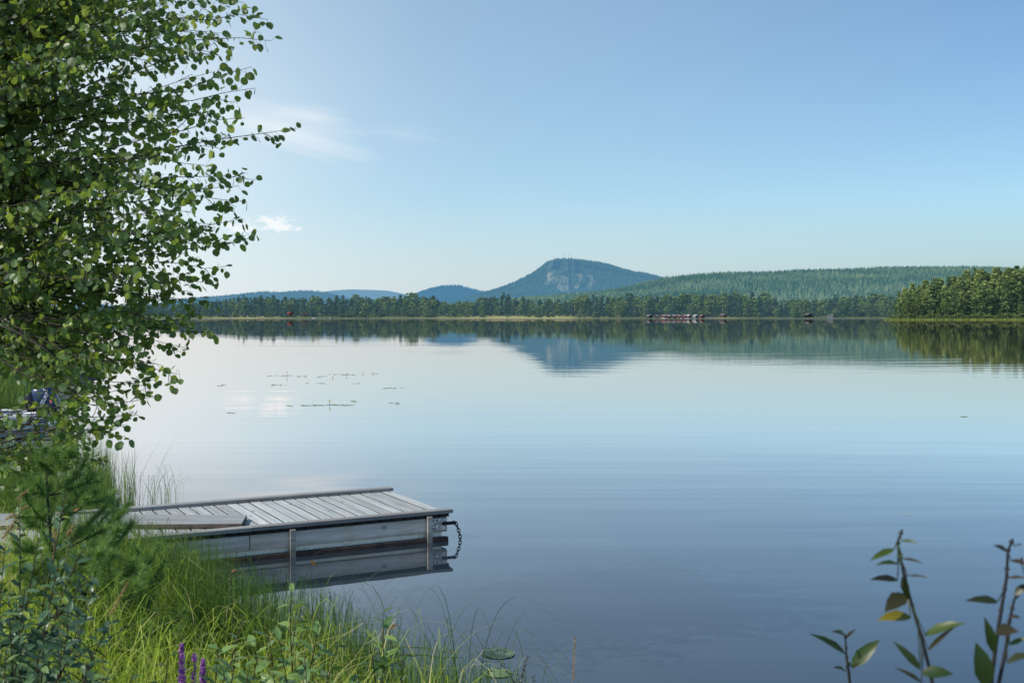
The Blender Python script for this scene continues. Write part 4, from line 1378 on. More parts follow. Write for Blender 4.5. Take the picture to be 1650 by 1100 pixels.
# ------------------------------------------------------------------ bushes on the left shore
M_MIDB = foliage('shore_bush_leaves', [(0, (.03, .06, .015)), (.6, (.085, .15, .03)), (1, (.16, .22, .05))], tfac=.35, spec=.2)
M_YELB = foliage('yellow_bush_leaves', [(0, (.16, .15, .02)), (.6, (.42, .38, .04)), (1, (.6, .52, .08))], trans=(.5, .42, .03), tfac=.35, spec=.2)
for px, base_d, h, wd, mt, lab in ((8, 34, 2.4, 2.6, M_MIDB, 'dense green bush on the left shore beyond the boats, nearest of the shore bushes'),
                                   (42, 46, 2.5, 2.4, M_MIDB, 'grey-green bush on the left shore beside a yellow bush'),
                                   (72, 50, 3.0, 1.7, M_YELB, 'bright yellow bush on the left shore seen through the aspen leaves'),
                                   (112, 70, 2.6, 3.6, M_MIDB, 'pale green bush at the tip of the left shore'),
                                   (-50, 44, 4.5, 4.5, M_MIDB, 'tall green bush at the picture edge on the left shore')):
    X = (px - 825) / FPX * base_d
    gz = max(float(ground(np.array([X]), np.array([base_d]))[0]), 0)
    t_ = thing('bush', lab, 'bush', (X, base_d, gz - .1), 0, 'bushes on the left shore')
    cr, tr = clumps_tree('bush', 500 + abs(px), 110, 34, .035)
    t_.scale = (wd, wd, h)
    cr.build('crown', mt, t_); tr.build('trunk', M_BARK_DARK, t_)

# ------------------------------------------------------------------ boats on the left
M_HULLW = simple('white_gelcoat', (0.78, 0.80, 0.82), 0.25, noise=0.06, nscale=3, spec=.5)
M_HULLB = simple('blue_band', (0.02, 0.22, 0.62), 0.3, noise=0.2, nscale=3)
M_HULLN = simple('navy_rubbing_strip', (0.015, 0.05, 0.16), 0.4, noise=0.2, nscale=5)
M_COWL = simple('navy_cowl', (0.025, 0.05, 0.11), 0.3, noise=0.25, nscale=6, spec=.6)
M_COWLD = simple('black_cowl', (0.012, 0.012, 0.015), 0.35, noise=0.3, nscale=6)
M_SALMON = simple('salmon_sticker', (0.75, 0.22, 0.20), 0.5, noise=0.1, nscale=6)


def boat_hull(t_, length, beam, free, n=12, band=True):
    """bow at x=0, stern at x=-length, floating at z=0"""
    def section(s):           # s 0 bow .. 1 stern
        w_ = beam / 2 * min(1.0, (s / .55)) ** .6 if s > 0 else 0.02
        sh = free + .22 * (1 - s) ** 2
        return w_, sh
    S = np.linspace(0.0, 1, n)
    lev = [(-.12, .55), (.0, .74), (.30, .88), (.42, .91), (.62, .95), (.78, .98), (1.0, 1.0)]
    rows = []
    for s in S:
        w_, sh = section(s)
        xx = -length * s
        rows.append([(xx - (.25 * (1 - f) if s == 0 else 0), sd_ * max(w_, .015) * fw, sh * f) for sd_ in (-1, 1) for f, fw in lev])
    R_ = np.array(rows)
    k = len(lev)
    hullm, bandm, stripm = MB(), MB(), MB()
    for sd_ in range(2):
        for a in range(n - 1):
            for b_ in range(k - 1):
                q = [R_[a, sd_ * k + b_], R_[a + 1, sd_ * k + b_], R_[a + 1, sd_ * k + b_ + 1], R_[a, sd_ * k + b_ + 1]]
                (bandm if (band and b_ in (2, 3)) else hullm).add(q, (0, 1, 2, 3) if sd_ else (3, 2, 1, 0))
    hullm.add([R_[-1, j] for j in range(k)] + [R_[-1, k + j] for j in range(k - 1, -1, -1)], tuple(range(2 * k)))
    # inside floor
    for a in range(n - 1):
        hullm.add([R_[a, 1], R_[a + 1, 1], R_[a + 1, k + 1], R_[a, k + 1]], (0, 1, 2, 3))
    hullm.build('hull', M_HULLW, t_)
    if band:
        bandm.build('blue_stripe', M_HULLB, t_)
    for sd_ in range(2):
        gm = MB()
        gm.tube(R_[:, sd_ * k + k - 1] + (0, 0, .0), .035, 6)
        gm.build('gunwale', M_HULLW, t_)
        gm = MB()
        gm.tube(R_[:, sd_ * k + k - 2] + np.array([0, (1 if sd_ else -1) * .008, -.0]), .016, 5)
        gm.build('rubbing_strip', M_HULLN, t_)
    th = MB()
    w_, sh = section(.55)
    th.box(-length * .6, -length * .53, -w_ * .93, w_ * .93, sh * .72, sh * .78)
    th.build('thwart', M_HULLW, t_)


pb = at_z(86, 724, 0.0)
b1 = thing('rowing_boat', 'white open boat with blue stripe moored by the reeds, behind the aspen leaves', 'boat', (pb[0], pb[1], 0), math.radians(14))
boat_hull(b1, 4.3, 1.5, .50)
mb = MB(); mb.box(-.22, -.10, -.03, .03, .70, .75, ch=.01)
mb.build('cleat', M_IRON, b1)
# second boat: its stern with the tilted outboard shows above the first one
ps = at_z(60, 712, 0.0)
b2 = thing('motor_boat', 'boat with dark blue tilted outboard motor, behind the white boat', 'boat', (ps[0] - 4.5, ps[1] + 1.15, 0), math.radians(180 + 8))
boat_hull(b2, 4.3, 1.6, .42, band=False)
# outboard hangs on the stern (local x = -4.3), tilted up; local frame turned so that it reads from the lake side
om = bpy.data.objects.new('outboard_motor', None); COL.objects.link(om); om.parent = b2
om.location = (-4.12, 0.12, .30); om.rotation_euler = (0, math.radians(0), math.radians(180))
tilt = math.radians(-28)


def rot2(V, a):
    V = np.asarray(V, float)
    c, s = math.cos(a), math.sin(a)
    return np.stack([V[:, 0] * c + V[:, 2] * s, V[:, 1], -V[:, 0] * s + V[:, 2] * c], 1)


def loft(prof, n=14, tilt_=0.0):
    """stack of rounded-rectangle sections: (z, x0, x1, halfwidth)"""
    mb = MB()
    rings = []
    for z, x0, x1, hw in prof:
        th = np.linspace(0, 2 * math.pi, n, endpoint=False)
        ca, sa = np.cos(th), np.sin(th)
        ex2 = .55
        rings.append(np.stack([(x0 + x1) / 2 + (x1 - x0) / 2 * np.sign(ca) * np.abs(ca) ** ex2, hw * np.sign(sa) * np.abs(sa) ** ex2, np.full(n, z)], 1))
    V = rot2(np.concatenate(rings), tilt_)
    k = len(prof)
    i = np.arange(k - 1)[:, None] * n; j = np.arange(n)[None]
    mb.add(V, np.stack([i + j, i + (j + 1) % n, i + n + (j + 1) % n, i + n + j], -1).reshape(-1, 4))
    mb.add(V[-n:], np.arange(n)); mb.add(V[:n], np.arange(n)[::-1])
    return mb


loft([(.20, -.16, .34, .15), (.26, -.18, .38, .17), (.50, -.10, .40, .18), (.66, -.06, .38, .175), (.74, -.02, .32, .14), (.77, .05, .25, .08)], tilt_=tilt).build('cowl', M_COWL, om, smooth=True)
loft([(.25, -.30, -.05, .155), (.45, -.30, -.03, .168), (.62, -.26, 0, .165), (.72, -.18, .02, .12)], tilt_=tilt).build('cowl_front', M_COWLD, om, smooth=True)
loft([(-.35, .0, .16, .06), (-.05, -.02, .2, .09), (.19, -.08, .26, .12)], tilt_=tilt).build('leg', M_COWLD, om, smooth=True)
loft([(-.10, -.22, -.05, .11), (.10, -.24, -.06, .12), (.17, -.2, -.08, .1)], tilt_=0).build('clamp_bracket', M_COWLD, om)


def lettering(name, txt, size, mat, parent, loc, rotm, extrude=.002):
    cu = bpy.data.curves.new(name, 'FONT')
    cu.body = txt; cu.size = size; cu.extrude = extrude; cu.align_x = 'CENTER'; cu.align_y = 'CENTER'
    tmp = bpy.data.objects.new(name, cu)
    COL.objects.link(tmp)
    me = bpy.data.meshes.new_from_object(tmp.evaluated_get(bpy.context.evaluated_depsgraph_get()))
    bpy.data.objects.remove(tmp)
    me.materials.clear(); me.materials.append(mat)
    o = link(name, me, parent)
    o.location = loc; o.rotation_euler = rotm
    return o


# text lies on the side that looks at the jetty (local -y after the half turn)
from mathutils import Matrix
pt = rot2([(.13, 0, .42), (.28, 0, .60), (.29, 0, .40)], tilt)
lettering('lettering', 'SUZUKI', .105, M_WHITE, om, (pt[0][0], -.1835, pt[0][2]), (math.pi / 2, math.radians(-62), 0))
lettering('emblem', 'S', .19, M_WHITE, om, (pt[1][0], -.1845, pt[1][2]), (math.pi / 2, math.radians(-28), 0))
mb = MB(); mb.add(rot2([(.235, -.1845, .30), (.275, -.1845, .30), (.285, -.1845, .38), (.245, -.1845, .38)], tilt), (0, 1, 2, 3))
mb.build('sticker', M_SALMON, om)

# driftwood at the tip of the shore
for k, (p0, p1, rad, lab) in enumerate((((70, 648), (112, 639), .11, 'grey driftwood log lying at the waterline beyond the boats'), ((78, 640), (104, 634), .07, 'thin upper driftwood branch resting on a grey log'))):
    a_, b_ = at(p0[0], p0[1], 31), at(p1[0], p1[1], 33)
    mb = MB(); pts = np.linspace(a_, b_, 7) + np.random.default_rng(k).normal(size=(7, 3)) * .05
    mb.tube(pts, np.linspace(rad, rad * .5, 7), 7)
    if k == 0:
        mb.tube([pts[3], pts[3] + (.3, 0, .35)], [.04, .015], 5)
    o = mb.build('driftwood', M_BARK_BIRCH)
    tag(o, lab, 'driftwood', None)

# ------------------------------------------------------------------ young pine on the bank
M_NEEDLE = foliage('pine_needles', [(0, (.06, .12, .04)), (.6, (.16, .29, .07)), (1, (.34, .46, .14))], trans=(.34, .52, .09), tfac=.25, rough=.5, spec=.3, rand=0)
r = np.random.default_rng(41)


def sapling(px, depth, top_py, label, nwh):
    X = (px - 825) / FPX * depth
    gz = float(ground(np.array([X]), np.array([depth]))[0])
    H = at(px, top_py, depth)[2] - gz
    t_ = thing('young_pine', label, 'pine sapling', (X, depth, gz - .03))
    tr, cr = MB(), MB()
    zs = np.linspace(0, H, 9)
    st = np.stack([.02 * np.sin(zs * 3), .015 * np.cos(zs * 2.3), zs], 1)
    tr.tube(st, .018 * (1 - .8 * zs / H) + .002, 6)
    NP, ND, NT = [], [], []

    def needles(p0, p1, m_):
        u_ = unit(p1 - p0)
        s_ = r.uniform(.0, 1, m_) ** .8
        P = p0 + s_[:, None] * (p1 - p0)
        dirs = unit(u_ * r.uniform(.5, 1.1, (m_, 1)) + unit(r.normal(size=(m_, 3))) * .75)
        NP.append(P); ND.append(dirs); NT.append(np.clip(r.normal(.45, .2, m_) + .2 * s_, 0, 1))

    for wz in np.linspace(.16, .93, nwh):
        z = wz * H
        for k in range(6):
            a = k * 1.05 + wz * 9 + r.uniform(-.3, .3)
            ln = (.62 * (1 - wz) ** .7 + .11) * r.uniform(.75, 1.15) * (.45 if math.cos(a) < -.25 else 1.0)
            e = np.array([math.cos(a) * ln, math.sin(a) * ln, z + ln * r.uniform(.35, .8)])
            p0 = np.array([0, 0, z])
            path = bez(p0, p0 + (e - p0) * .4 - (0, 0, .04), e - (0, 0, ln * .2), e, 7)
            tr.tube(path, np.linspace(.0055, .002, 7), 4, cap=False)
            needles(path[2], path[4], int(150 * ln / .3)); needles(path[4], path[6], int(190 * ln / .3))
            for q in range(4):
                i = r.integers(1, 5)
                e2 = path[i] + unit((path[-1] - path[i]) + r.normal(size=3) * .25 * ln) * ln * r.uniform(.25, .5)
                tr.tube([path[i], e2], [.004, .002], 4, cap=False)
                needles(path[i], e2, int(170 * ln / .3))
    needles(st[-2], st[-1], 400)
    P = np.concatenate(NP); D = np.concatenate(ND); T = np.concatenate(NT)
    ln = r.uniform(.045, .085, len(P))[:, None]
    wv = unit(np.cross(D, r.normal(size=D.shape))) * .0016
    V = np.stack([P - wv, P + wv, P + D * ln], 1).reshape(-1, 3)
    cr.add(V, np.arange(len(V)).reshape(-1, 3), 0, np.repeat(T, 3))
    tr.build('trunk', M_TWIG, t_, smooth=True)
    cr.build('crown', M_NEEDLE, t_)


sapling(78, 7.3, 715, 'young pine with soft green needles on the bank in front of the jetty', 7)
sapling(138, 6.9, 885, 'smaller bushy young pine beside the taller one, touching the jetty edge', 5)

# ------------------------------------------------------------------ leafy shrubs and saplings of the bank
M_WILLOW = foliage('dark_willow_leaves', [(0, (.032, .075, .04)), (.6, (.08, .155, .068)), (.9, (.16, .25, .06)), (1, (.30, .38, .06))], trans=(.12, .2, .02), tfac=.22, rough=.40, spec=.6, rand=0)
M_SALLOW = foliage('sallow_leaves', [(0, (.06, .14, .055)), (.6, (.17, .29, .09)), (.9, (.28, .39, .10)), (1, (.42, .38, .08))], trans=(.32, .44, .05), tfac=.35, rough=.36, spec=.5, rand=0)
M_STEM = simple('brown_stem', (0.07, 0.04, 0.028), 0.7, noise=0.4, nscale=60)


def shrub(name, label, cat, base, stems, leaf, size, spacing, depth_j, seed, start=.2, group=None, branch=0):
    """stems: list of tip pixels with their distance; leaves spiral along each stem"""
    r = np.random.default_rng(seed)
    bx, by = base
    gz = float(ground(np.array([bx]), np.array([by]))[0])
    O = np.array([bx, by, gz])
    t_ = thing(name, label, cat, O, 0, group)
    sm, cr = MB(), MB()
    P, AX, NR, S, T = [], [], [], [], []

    def along(path, s0, sp):
        seg = np.linalg.norm(np.diff(path, axis=0), axis=1); cum = np.concatenate([[0], np.cumsum(seg)])
        s = s0 * cum[-1]; a = r.uniform(0, 6)
        while s < cum[-1]:
            p_ = np.array([np.interp(s, cum, path[:, i]) for i in range(3)])
            a += 2.4
            up = unit(path[-1] - path[0])
            e1 = unit(np.cross(up, [.3, .9, .1])); e2 = np.cross(up, e1)
            out_ = e1 * math.cos(a) + e2 * math.sin(a)
            P.append(p_); AX.append(unit(out_ + up * r.uniform(.1, .9) + r.normal(size=3) * .15))
            NR.append(unit(up * .8 - out_ * .3 + np.array([0, 0, .4]) + r.normal(size=3) * .35))
            S.append(size * r.uniform(.6, 1.2) * (0.7 + .3 * min(1, (cum[-1] - s) / .15)))
            T.append(np.clip(r.normal(.45, .22) + (.4 if r.uniform() < .05 else 0), 0, 1))
            s += sp * r.uniform(.7, 1.3)

    for px, py, dp in stems:
        tip = at(px, py, dp) - O
        b_ = np.array([r.normal(0, .05), r.normal(0, .05), -.03])
        path = bez(b_, b_ + (tip - b_) * .3 + np.array([0, 0, .08]), tip - (tip - b_) * .3 + r.normal(size=3) * .03, tip, 12)
        sm.tube(path, np.linspace(.006, .0018, 12), 5)
        along(path, start, spacing)
        for q in range(branch):
            i = r.integers(4, 9)
            e = path[i] + unit(unit(tip - b_) * .8 + unit(r.normal(size=3)) * .8) * r.uniform(.1, .28)
            pb_ = bez(path[i], path[i] * .6 + e * .4 + r.normal(size=3) * .02, path[i] * .3 + e * .7, e, 6)
            sm.tube(pb_, np.linspace(.003, .0012, 6), 4, cap=False)
            along(pb_, .15, spacing)
    leaves(cr, P, np.array(AX), np.array(NR), np.array(S), LEAF_LONG, np.array(T), 0, 1.25)
    sm.build('stem', M_STEM, t_, smooth=True)
    cr.build('foliage', leaf, t_, smooth=True)
    return t_


shrub('willow_shrub', 'dark glossy-leaved willow shrub at the lower left, in front of the pine', 'shrub', (-2.15, 4.6), [(106, 792, 4.6), (30, 812, 4.8), (62, 868, 4.5), (135, 880, 4.4), (150, 952, 4.3), (8, 880, 4.6), (178, 1000, 4.3), (95, 905, 4.2), (40, 950, 4.2), (110, 985, 4.1), (-30, 840, 4.7), (15, 1000, 4.2), (70, 1030, 4.1), (150, 1050, 4.1), (-20, 940, 4.4)],
      M_WILLOW, .074, .024, .2, 61, .2, branch=6)
shrub('willow_shrub', 'second dark willow shrub low in the bottom left corner, below the taller shrub', 'shrub', (-1.75, 4.0), [(10, 1040, 4.1), (60, 1055, 4.0), (100, 1030, 4.0), (140, 1065, 4.0), (-30, 1020, 4.1), (180, 1075, 4.1), (30, 1075, 3.9), (215, 1085, 4.2)], M_WILLOW, .066, .022, .2, 62, .2, branch=5)
shrub('sallow_sapling', 'broad-leaved sallow sapling standing tallest in the grass below the jetty', 'sapling', (-.98, 5.0), [(470, 948, 5.0), (430, 1005, 4.9), (515, 1000, 5.0), (545, 1035, 5.1), (450, 1030, 4.8), (490, 1050, 4.7), (530, 1070, 4.8), (410, 1040, 4.7)], M_SALLOW, .105, .036, .2, 63, .25, branch=2)
shrub('sallow_sapling', 'sallow sapling with greyish leaves right of the purple flowers', 'sapling', (-1.28, 4.6), [(392, 995, 4.7), (352, 1042, 4.5), (380, 1050, 4.4), (415, 1060, 4.5), (365, 1075, 4.4), (400, 1080, 4.4)], M_SALLOW, .095, .034, .2, 64, .25, branch=2)
shrub('sallow_sapling', 'sallow sapling with a reddish top leaf at the waterside, below the jetty corner', 'sapling', (-.62, 5.3), [(617, 985, 5.3), (650, 1045, 5.3), (597, 1040, 5.2), (575, 1070, 5.2)], M_SALLOW, .10, .05, .2, 65, .3, branch=1)
shrub('sallow_sapling', 'small sallow sapling with upright leaf left of the purple flowers', 'sapling', (-1.5, 4.6), [(272, 1050, 4.6), (250, 1085, 4.5)], M_SALLOW, .08, .04, .2, 66, .3, branch=1)
shrub('willow_shrub', 'small dark bushy willow at the right end of the bank grass, beside a lily pad', 'shrub', (-.0, 6.3), [(850, 1055, 6.4), (835, 1075, 6.3), (862, 1085, 6.3), (846, 1090, 6.2)], M_WILLOW, .035, .016, .2, 67, .3, branch=3)

# out-of-focus sapling shoots close to the camera on the right
M_SHOOTSTEM = simple('shoot_stem', (0.035, 0.034, 0.034), 0.7, noise=0.4, nscale=60)
M_SHOOT = foliage('shoot_leaves', [(0, (.012, .018, .012)), (.25, (.05, .032, .018)), (.5, (.024, .05, .014)), (.8, (.065, .10, .014)), (1, (.24, .19, .02))], trans=(.12, .16, .01), tfac=.3, rough=.4, spec=.35, rand=0)
zA = lambda x, y: (1380 + x / 4.23, 840 + y / 4.23)
zB = lambda x, y: (1150 + x / 3.3, 767 + y / 3.3)


def shoot(label, dep, stem, lv, rad, zf, seed):
    r = np.random.default_rng(seed)
    pts = [at(*zf(*p_), dep + .02 * k) for k, p_ in enumerate(stem)]
    last = pts[-1]
    X, Yy = last[0] + .02, last[1] + .05
    gz = float(ground(np.array([X]), np.array([Yy]))[0])
    O = np.array([X, Yy, gz])
    pts.append(O + (0, 0, -.03))
    t_ = thing('sapling_shoot', label, 'sapling', O, 0, 'out-of-focus shoots at the right')
    mb = MB()
    P = np.array(pts)[::-1] - O
    tt = np.linspace(0, 1, len(P)); tf = np.linspace(0, 1, 26)
    P = np.stack([np.interp(tf, tt, P[:, i]) for i in range(3)], 1)
    rad *= .78
    mb.tube(P, np.linspace(rad * 1.25, rad * .5, 26), 7)
    for i in range(9, 25, 3):
        mb.lathe([(.0001, -.004), (rad * 1.25, -.001), (rad * 1.2, .002), (.0001, .005)], 7, c=P[i])
    mb.build('stem', M_SHOOTSTEM, t_, smooth=True)
    for b_, e_, wdt, tint in lv:
        B = at(*zf(*b_), dep) - O
        E_ = at(*zf(*e_), dep - r.uniform(.0, .05)) - O
        ax = E_ - B
        ln = float(np.linalg.norm(ax))
        m2 = MB()
        # petiole to the nearest stem point
        k = int(np.argmin(np.linalg.norm(P - B, axis=1)))
        m2.tube([P[k], B + ax * .04], .0011, 4, cap=False, tint=tint)
        view = unit(-(B + O - np.array([0, 0, CAMZ])))
        nrm = unit(view * r.uniform(.5, 1) + np.array([0, 0, .55]) + r.normal(size=3) * .15)
        leaves(m2, [B], [ax], [nrm], ln, LEAF_LONG, [tint], 0, min(wdt, 1.7) * .85)
        m2.build('leaf', M_SHOOT, t_, smooth=True)


shoot('blurred shoot with yellow-green leaves, left of the tall pair at the right edge', 1.95, [(312, 55), (283, 130), (284, 190), (320, 330), (370, 540), (430, 740), (490, 970), (530, 1160)],
      [((300, 130), (412, 130), .7, .7), ((260, 188), (103, 240), .9, .75), ((285, 292), (160, 262), .6, .7), ((285, 400), (118, 368), .9, .05), ((345, 370), (488, 366), .35, .3), ((312, 255), (442, 262), .5, .1),
       ((300, 250), (318, 210), .9, .7), ((316, 365), (352, 545), 1.1, .4), ((335, 495), (212, 575), 2.0, .35), ((375, 650), (170, 632), 1.3, .97), ((462, 778), (705, 660), 1.0, .72), ((485, 880), (650, 712), .4, .3),
       ((440, 1010), (275, 818), .8, .45), ((450, 1100), (288, 985), .5, .3), ((440, 1030), (650, 1015), 2.4, .5)], .0042, zA, 1)
shoot('blurred shoot with few brown upper leaves, left one of the pair at the right edge', 1.9, [(1065, 118), (1032, 200), (1024, 380), (990, 580), (955, 800), (915, 1110)],
      [((1030, 205), (955, 152), 1.2, .22), ((1048, 265), (1145, 270), 1.1, .22), ((1035, 385), (1145, 368), .8, .25), ((965, 548), (782, 512), .8, .4), ((940, 895), (893, 675), 1.0, .5), ((955, 735), (1070, 735), 1.6, .15), ((890, 1130), (842, 845), 1.6, .5), ((1080, 170), (1115, 145), 1, .05)], .0046, zA, 2)
shoot('blurred shoot at the very right edge, right one of the pair', 1.9, [(1160, 420), (1075, 530), (1042, 680), (1022, 850), (968, 1110)],
      [((1080, 500), (1160, 415), 2.0, .4), ((1040, 650), (1108, 640), 1.6, .2), ((1040, 840), (1160, 780), .9, .72), ((1020, 965), (1170, 880), 1.2, .4), ((1130, 300), (1125, 240), 1.5, .2)], .0042, zA, 3)
shoot('small shoot with a forked top, shortest and leftmost of the shoots at the right', 2.5, [(700, 838), (705, 950), (718, 1040), (728, 1150)],
      [((700, 850), (658, 812), .8, .3), ((705, 856), (748, 812), .8, .3), ((700, 945), (553, 828), .55, .5), ((733, 1012), (872, 868), 1.3, .6), ((703, 1040), (655, 1000), .8, .4), ((735, 1020), (770, 990), .8, .4)], .0046, zB, 4)

# ------------------------------------------------------------------ purple loosestrife
M_PURPLE = foliage('loosestrife_petals', [(0, (.22, .05, .28)), (.6, (.50, .16, .58)), (1, (.72, .36, .78))], trans=(.5, .15, .6), tfac=.3, rand=0, spec=.2)
for px, top, dep, ln, lab in ((293, 1036, 4.6, .20, 'tallest purple flower spike in the grass at the bottom, leftmost of three'), (327, 1061, 4.55, .17, 'fat purple flower spike, rightmost of three at the bottom'), (313, 1052, 4.8, .22, 'thin half-faded purple flower spike between two fuller ones')):
    tip = at(px, top, dep)
    gz = float(ground(np.array([tip[0]]), np.array([tip[1]]))[0])
    O = np.array([tip[0] - .01, tip[1], gz])
    t_ = thing('purple_loosestrife', lab, 'flower', O, 0, 'purple flower spikes in the bank grass')
    H = tip[2] - gz
    r = np.random.default_rng(int(px))
    mb = MB(); mb.tube([(0, 0, -.02), (.006, 0, H * .5), (.01, 0, H)], [.004, .003, .0015], 5)
    mb.build('stem', M_STEM, t_)
    mb = MB()
    n = 420 if px != 313 else 150
    s = r.uniform(0, 1, n); a = r.uniform(0, 6.28, n)
    rad = .016 * (1 - .6 * s ** 2) * r.uniform(.3, 1.1, n)
    P = np.stack([.01 + rad * np.cos(a), rad * np.sin(a), H - ln * (1 - s)], 1)
    V, F = cards(P, .0065, r, 0)
    mb.add(V, F, 0, np.repeat(r.uniform(0, 1, n), 4))
    mb.build('flower_spike', M_PURPLE, t_)
    mb = MB()
    n = 26
    zz = r.uniform(.25, .8, n) * (H - ln); a = r.uniform(0, 6.28, n)
    leaves(mb, np.stack([0 * zz, 0 * zz, zz], 1), np.stack([np.cos(a), np.sin(a), .4 + 0 * a], 1), np.stack([-.3 * np.cos(a), -.3 * np.sin(a), 1 + 0 * a], 1), r.uniform(.05, .08, n), LEAF_LONG, r.uniform(.2, .7, n), 0, 1.0)
    mb.build('foliage', M_SALLOW, t_)

# ------------------------------------------------------------------ dry grass seed heads and brown leaves
M_STRAW = foliage('straw', [(0, (.22, .14, .06)), (.6, (.45, .32, .16)), (1, (.6, .48, .28))], trans=(.5, .36, .16), tfac=.35, rand=0, spec=.1)
for p0, p1, dep, fat, lab in (((176, 992), (206, 938), 5.4, .010, 'pale straw grass plume leaning right beside the dark shrub'), ((924, 1098), (926, 1026), 6.6, .010, 'upright straw grass plume alone at the bottom of the view'),
                              ((8, 838), (42, 815), 6.0, .012, 'dry beige plume at the left edge in front of the loose board'), ((24, 806), (44, 790), 6.2, .007, 'small dry plume at the left edge above the loose board'),
                              ((86, 880), (90, 848), 5.6, .014, 'broad beige plume among the dark shrub leaves'), ((3, 868), (26, 838), 5.8, .012, 'faded plume low at the left edge below the loose board'), ((108, 862), (116, 850), 5.5, .010, 'short beige plume right of a broad one in the shrub')):
    a_, b_ = at(*p0, dep), at(*p1, dep)
    gz = float(ground(np.array([a_[0]]), np.array([a_[1]]))[0])
    O = np.array([a_[0] - .05, a_[1], gz])
    r = np.random.default_rng(int(p0[0] * 7 + p0[1]))
    t_ = thing('grass_plume', lab, 'grass plume', O, 0, 'dry grass plumes')
    a_, b_ = a_ - O, b_ - O
    mb = MB(); mb.tube(bez(np.array([0, 0, -.02]), np.array([0, 0, a_[2] * .5]), a_ - (b_ - a_) * .8, b_, 8), np.linspace(.002, .001, 8), 4)
    mb.build('stem', M_STRAW, t_)
    mb = MB(); n = 300
    s = r.uniform(0, 1, n); d_ = unit(r.normal(size=(n, 3)) + unit(b_ - a_) * 1.5)
    P = a_ + s[:, None] * (b_ - a_) + unit(r.normal(size=(n, 3))) * (fat * np.sin(math.pi * np.clip(s * .85 + .12, 0, 1)))[:, None] * r.uniform(0, 1, (n, 1))
    wv = unit(np.cross(d_, r.normal(size=(n, 3)))) * .0016
    mb.add(np.stack([P - wv, P + wv, P + d_ * .014], 1).reshape(-1, 3), np.arange(3 * n).reshape(-1, 3), 0, np.repeat(r.uniform(0, 1, n), 3))
    mb.build('plume', M_STRAW, t_)
M_ORANGE = foliage('dead_leaf', [(0, (.20, .07, .03)), (1, (.50, .26, .07))], trans=(.4, .2, .04), tfac=.35, rand=0, spec=.2)
for px, py, dep, sz, lab in ((118, 823, 6.4, .055, 'orange dead leaf caught on the young pine'), (372, 921, 6.2, .05, 'curled tan leaf on a thin stem before the jetty'), (500, 903, 6.4, .075, 'yellow-orange blade leaf in front of the jetty side'), (628, 1012, 5.3, .06, 'dark red leaf low beside the water, below the jetty')):
    c = at(px, py, dep)
    gz = float(ground(np.array([c[0]]), np.array([c[1]]))[0])
    O = np.array([c[0], c[1], max(gz, 0)])
    t_ = thing('withered_leaf', lab, 'leaf', O)
    mb = MB(); mb.tube([(0.02, 0, -.02), (.015, 0, (c - O)[2] * .6), tuple(c - O)], [.002, .0015, .001], 4)
    mb.build('stem', M_STEM, t_)
    mb = MB()
    leaves(mb, [c - O], [(.8, .1, .45 if px != 500 else -.6)], [(-.3, -.9, .4)], sz * .7, LEAF_LONG, [.1 if px == 628 else .5], 0, .9)
    mb.build('blade', M_ORANGE, t_)

# ------------------------------------------------------------------ water lilies and things afloat
M_PAD = foliage('lily_pad', [(0, (.10, .15, .07)), (.5, (.24, .32, .15)), (1, (.38, .42, .18))], tfac=.1, rough=.45, spec=.45, rand=.5)
M_YFLOWER = simple('yellow_petals', (.65, .42, .02), .5, noise=.2, nscale=30)


def pad_mesh(seed):
    r = np.random.default_rng(seed)
    th = np.linspace(.22, 2 * math.pi - .22, 18)
    rr = 1 + r.normal(0, .02, 18)
    V = [(0, 0, 0)] + [(math.cos(t) * q * .5, math.sin(t) * q * .42, .004 * math.sin(3 * t + seed)) for t, q in zip(th, rr)]
    mb = MB(); mb.add(V, [(0, k, k + 1) for k in range(1, 18)], 0, .5)
    return mb.mesh('lily_pad', M_PAD)


pads = [pad_mesh(k) for k in range(4)]
r = np.random.default_rng(91)


def lay_pad(px, py, size, label, group=None):
    c = at_z(px, py, 0)
    o = link('lily_pad', pads[r.integers(4)])
    o.location = (c[0], c[1], .004 + r.uniform(0, .003)); o.rotation_euler = (r.normal(0, .004), r.normal(0, .004), r.uniform(0, 6.28)); o.scale = (size, size, size)
    tag(o, label, 'lily pad', group)
    return o


o = lay_pad(803, 1052, .30, 'large pale green lily pad at the end of the bank grass'); o.rotation_euler = (0, 0, 1.9)
o = lay_pad(800, 1084, .24, 'lily pad half hidden in the sedge, nearer than the large pale one')
for x0, x1, y_, cnt, where in ((432, 476, 605, 12, 'dark lily pad in the far patch, left end of the upper row'), (477, 527, 606.5, 12, 'dark lily pad in the far patch, middle of the upper row'), (530, 571, 603.3, 16, 'yellow-green lily pad in the far patch, right end of the upper row'), (597, 610, 601.5, 4, 'lily pad apart on the right of the upper far patch'),
                               (436, 470, 620, 8, 'lily pad in a thin line below the upper far patch'), (350, 372, 621, 5, 'lily pad near the aspen tips left of the far patch'), (492, 522, 617.5, 7, 'lily pad in a thin line under the middle of the far patch'), (560, 580, 618, 4, 'lily pad between the far patch and a line to its right'), (608, 652, 625.5, 8, 'lily pad in the thin line right of the far patch'),
                               (480, 575, 652.5, 26, 'lily pad in the nearer long patch beside the cloud reflection'), (565, 575, 646, 3, 'lily pad just above the right end of the nearer patch'), (625, 642, 649, 4, 'lily pad in the small group right of the nearer patch'), (368, 374, 664, 2, 'lily pad left of the cloud reflection')):
    for k in range(cnt):
        lay_pad(r.uniform(x0, x1), y_ + r.normal(0, .7), r.uniform(.10, .24), where, where.replace('lily pad', 'lily pads'))
o = lay_pad(467, 655.5, .22, 'single green floating leaf right of the cloud reflection'); o.location.z = .03; o.rotation_euler = (.15, .1, .6)
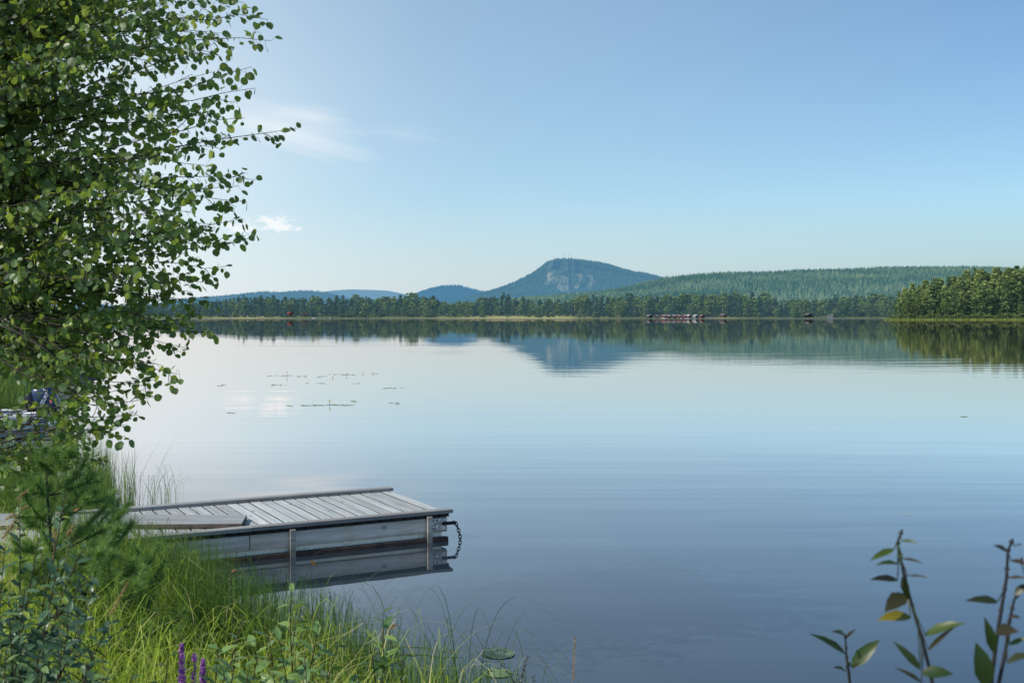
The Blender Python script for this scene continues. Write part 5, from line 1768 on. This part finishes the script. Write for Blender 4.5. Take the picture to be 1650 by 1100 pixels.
o = lay_pad(1553, 671, .22, 'thin dark drifting leaf alone on the right-hand water')
for px, py, h, lab in ((462, 606, .16, 'yellow water lily bud on a tall stalk, left of the far patch'), (536, 609, .05, 'yellow water lily bud below the right end of the far patch'), (558, 605, .10, 'yellow water lily bud at the right end of the far patch'), (585, 602.5, .06, 'yellow water lily bud alone right of the far patch'), (601, 602.5, .05, 'yellow water lily bud farthest right'), (531, 652.5, .12, 'yellow water lily bud standing in the nearer long patch')):
    c = at_z(px, py, 0)
    t_ = thing('water_lily_bud', lab, 'water lily', (c[0], c[1], 0), 0, 'yellow water lily buds')
    mb = MB(); mb.tube([(0, 0, -.1), (.01, 0, h)], .006, 5); mb.build('stalk', M_STEM, t_)
    mb = MB(); mb.lathe([(.004, h - .01), (.022, h), (.027, h + .015), (.02, h + .03), (.004, h + .034)], 8); mb.build('bud', M_YFLOWER, t_)
for px, py, sz, lab in ((1447, 827.5, .055, 'leftmost scrap of pale plant debris adrift on the right-hand water'), (1456, 828.3, .05, 'middle scrap of pale plant debris adrift on the right-hand water'), (1464, 829.6, .06, 'ochre leaf adrift at the right end of the debris'), (1430, 826, .04, 'tiny pale scrap adrift left of the debris line')):
    c = at_z(px, py, 0)
    mb = MB(); leaves(mb, [(0, 0, 0)], [(1, .2, .05)], [(0, -.2, 1)], sz, LEAF_LONG, [.9], 0, 1)
    o = mb.build('floating_leaf', M_STRAW); o.location = (c[0], c[1], .012)
    tag(o, lab, 'leaf', None)
# reed stems fallen into the shallows
for p0, p1, lab in (((552, 1036), (748, 1052), 'fallen yellow reed stem floating among the sedge, upper one'), ((572, 1046), (640, 1062), 'short fallen brown reed stem floating below a longer one')):
    a_, b_ = at_z(*p0, .02), at_z(*p1, .02)
    mb = MB(); mb.tube(np.linspace(a_, b_, 6) + np.array([[0, 0, z] for z in (0, .005, .012, .01, .004, 0)]) + np.random.default_rng(3).normal(size=(6, 3)) * np.array([.03, .03, .003]), np.linspace(.007, .003, 6), 5, tint=.8)
    tag(mb.build('fallen_reed', M_STRAW), lab, 'reed stem')
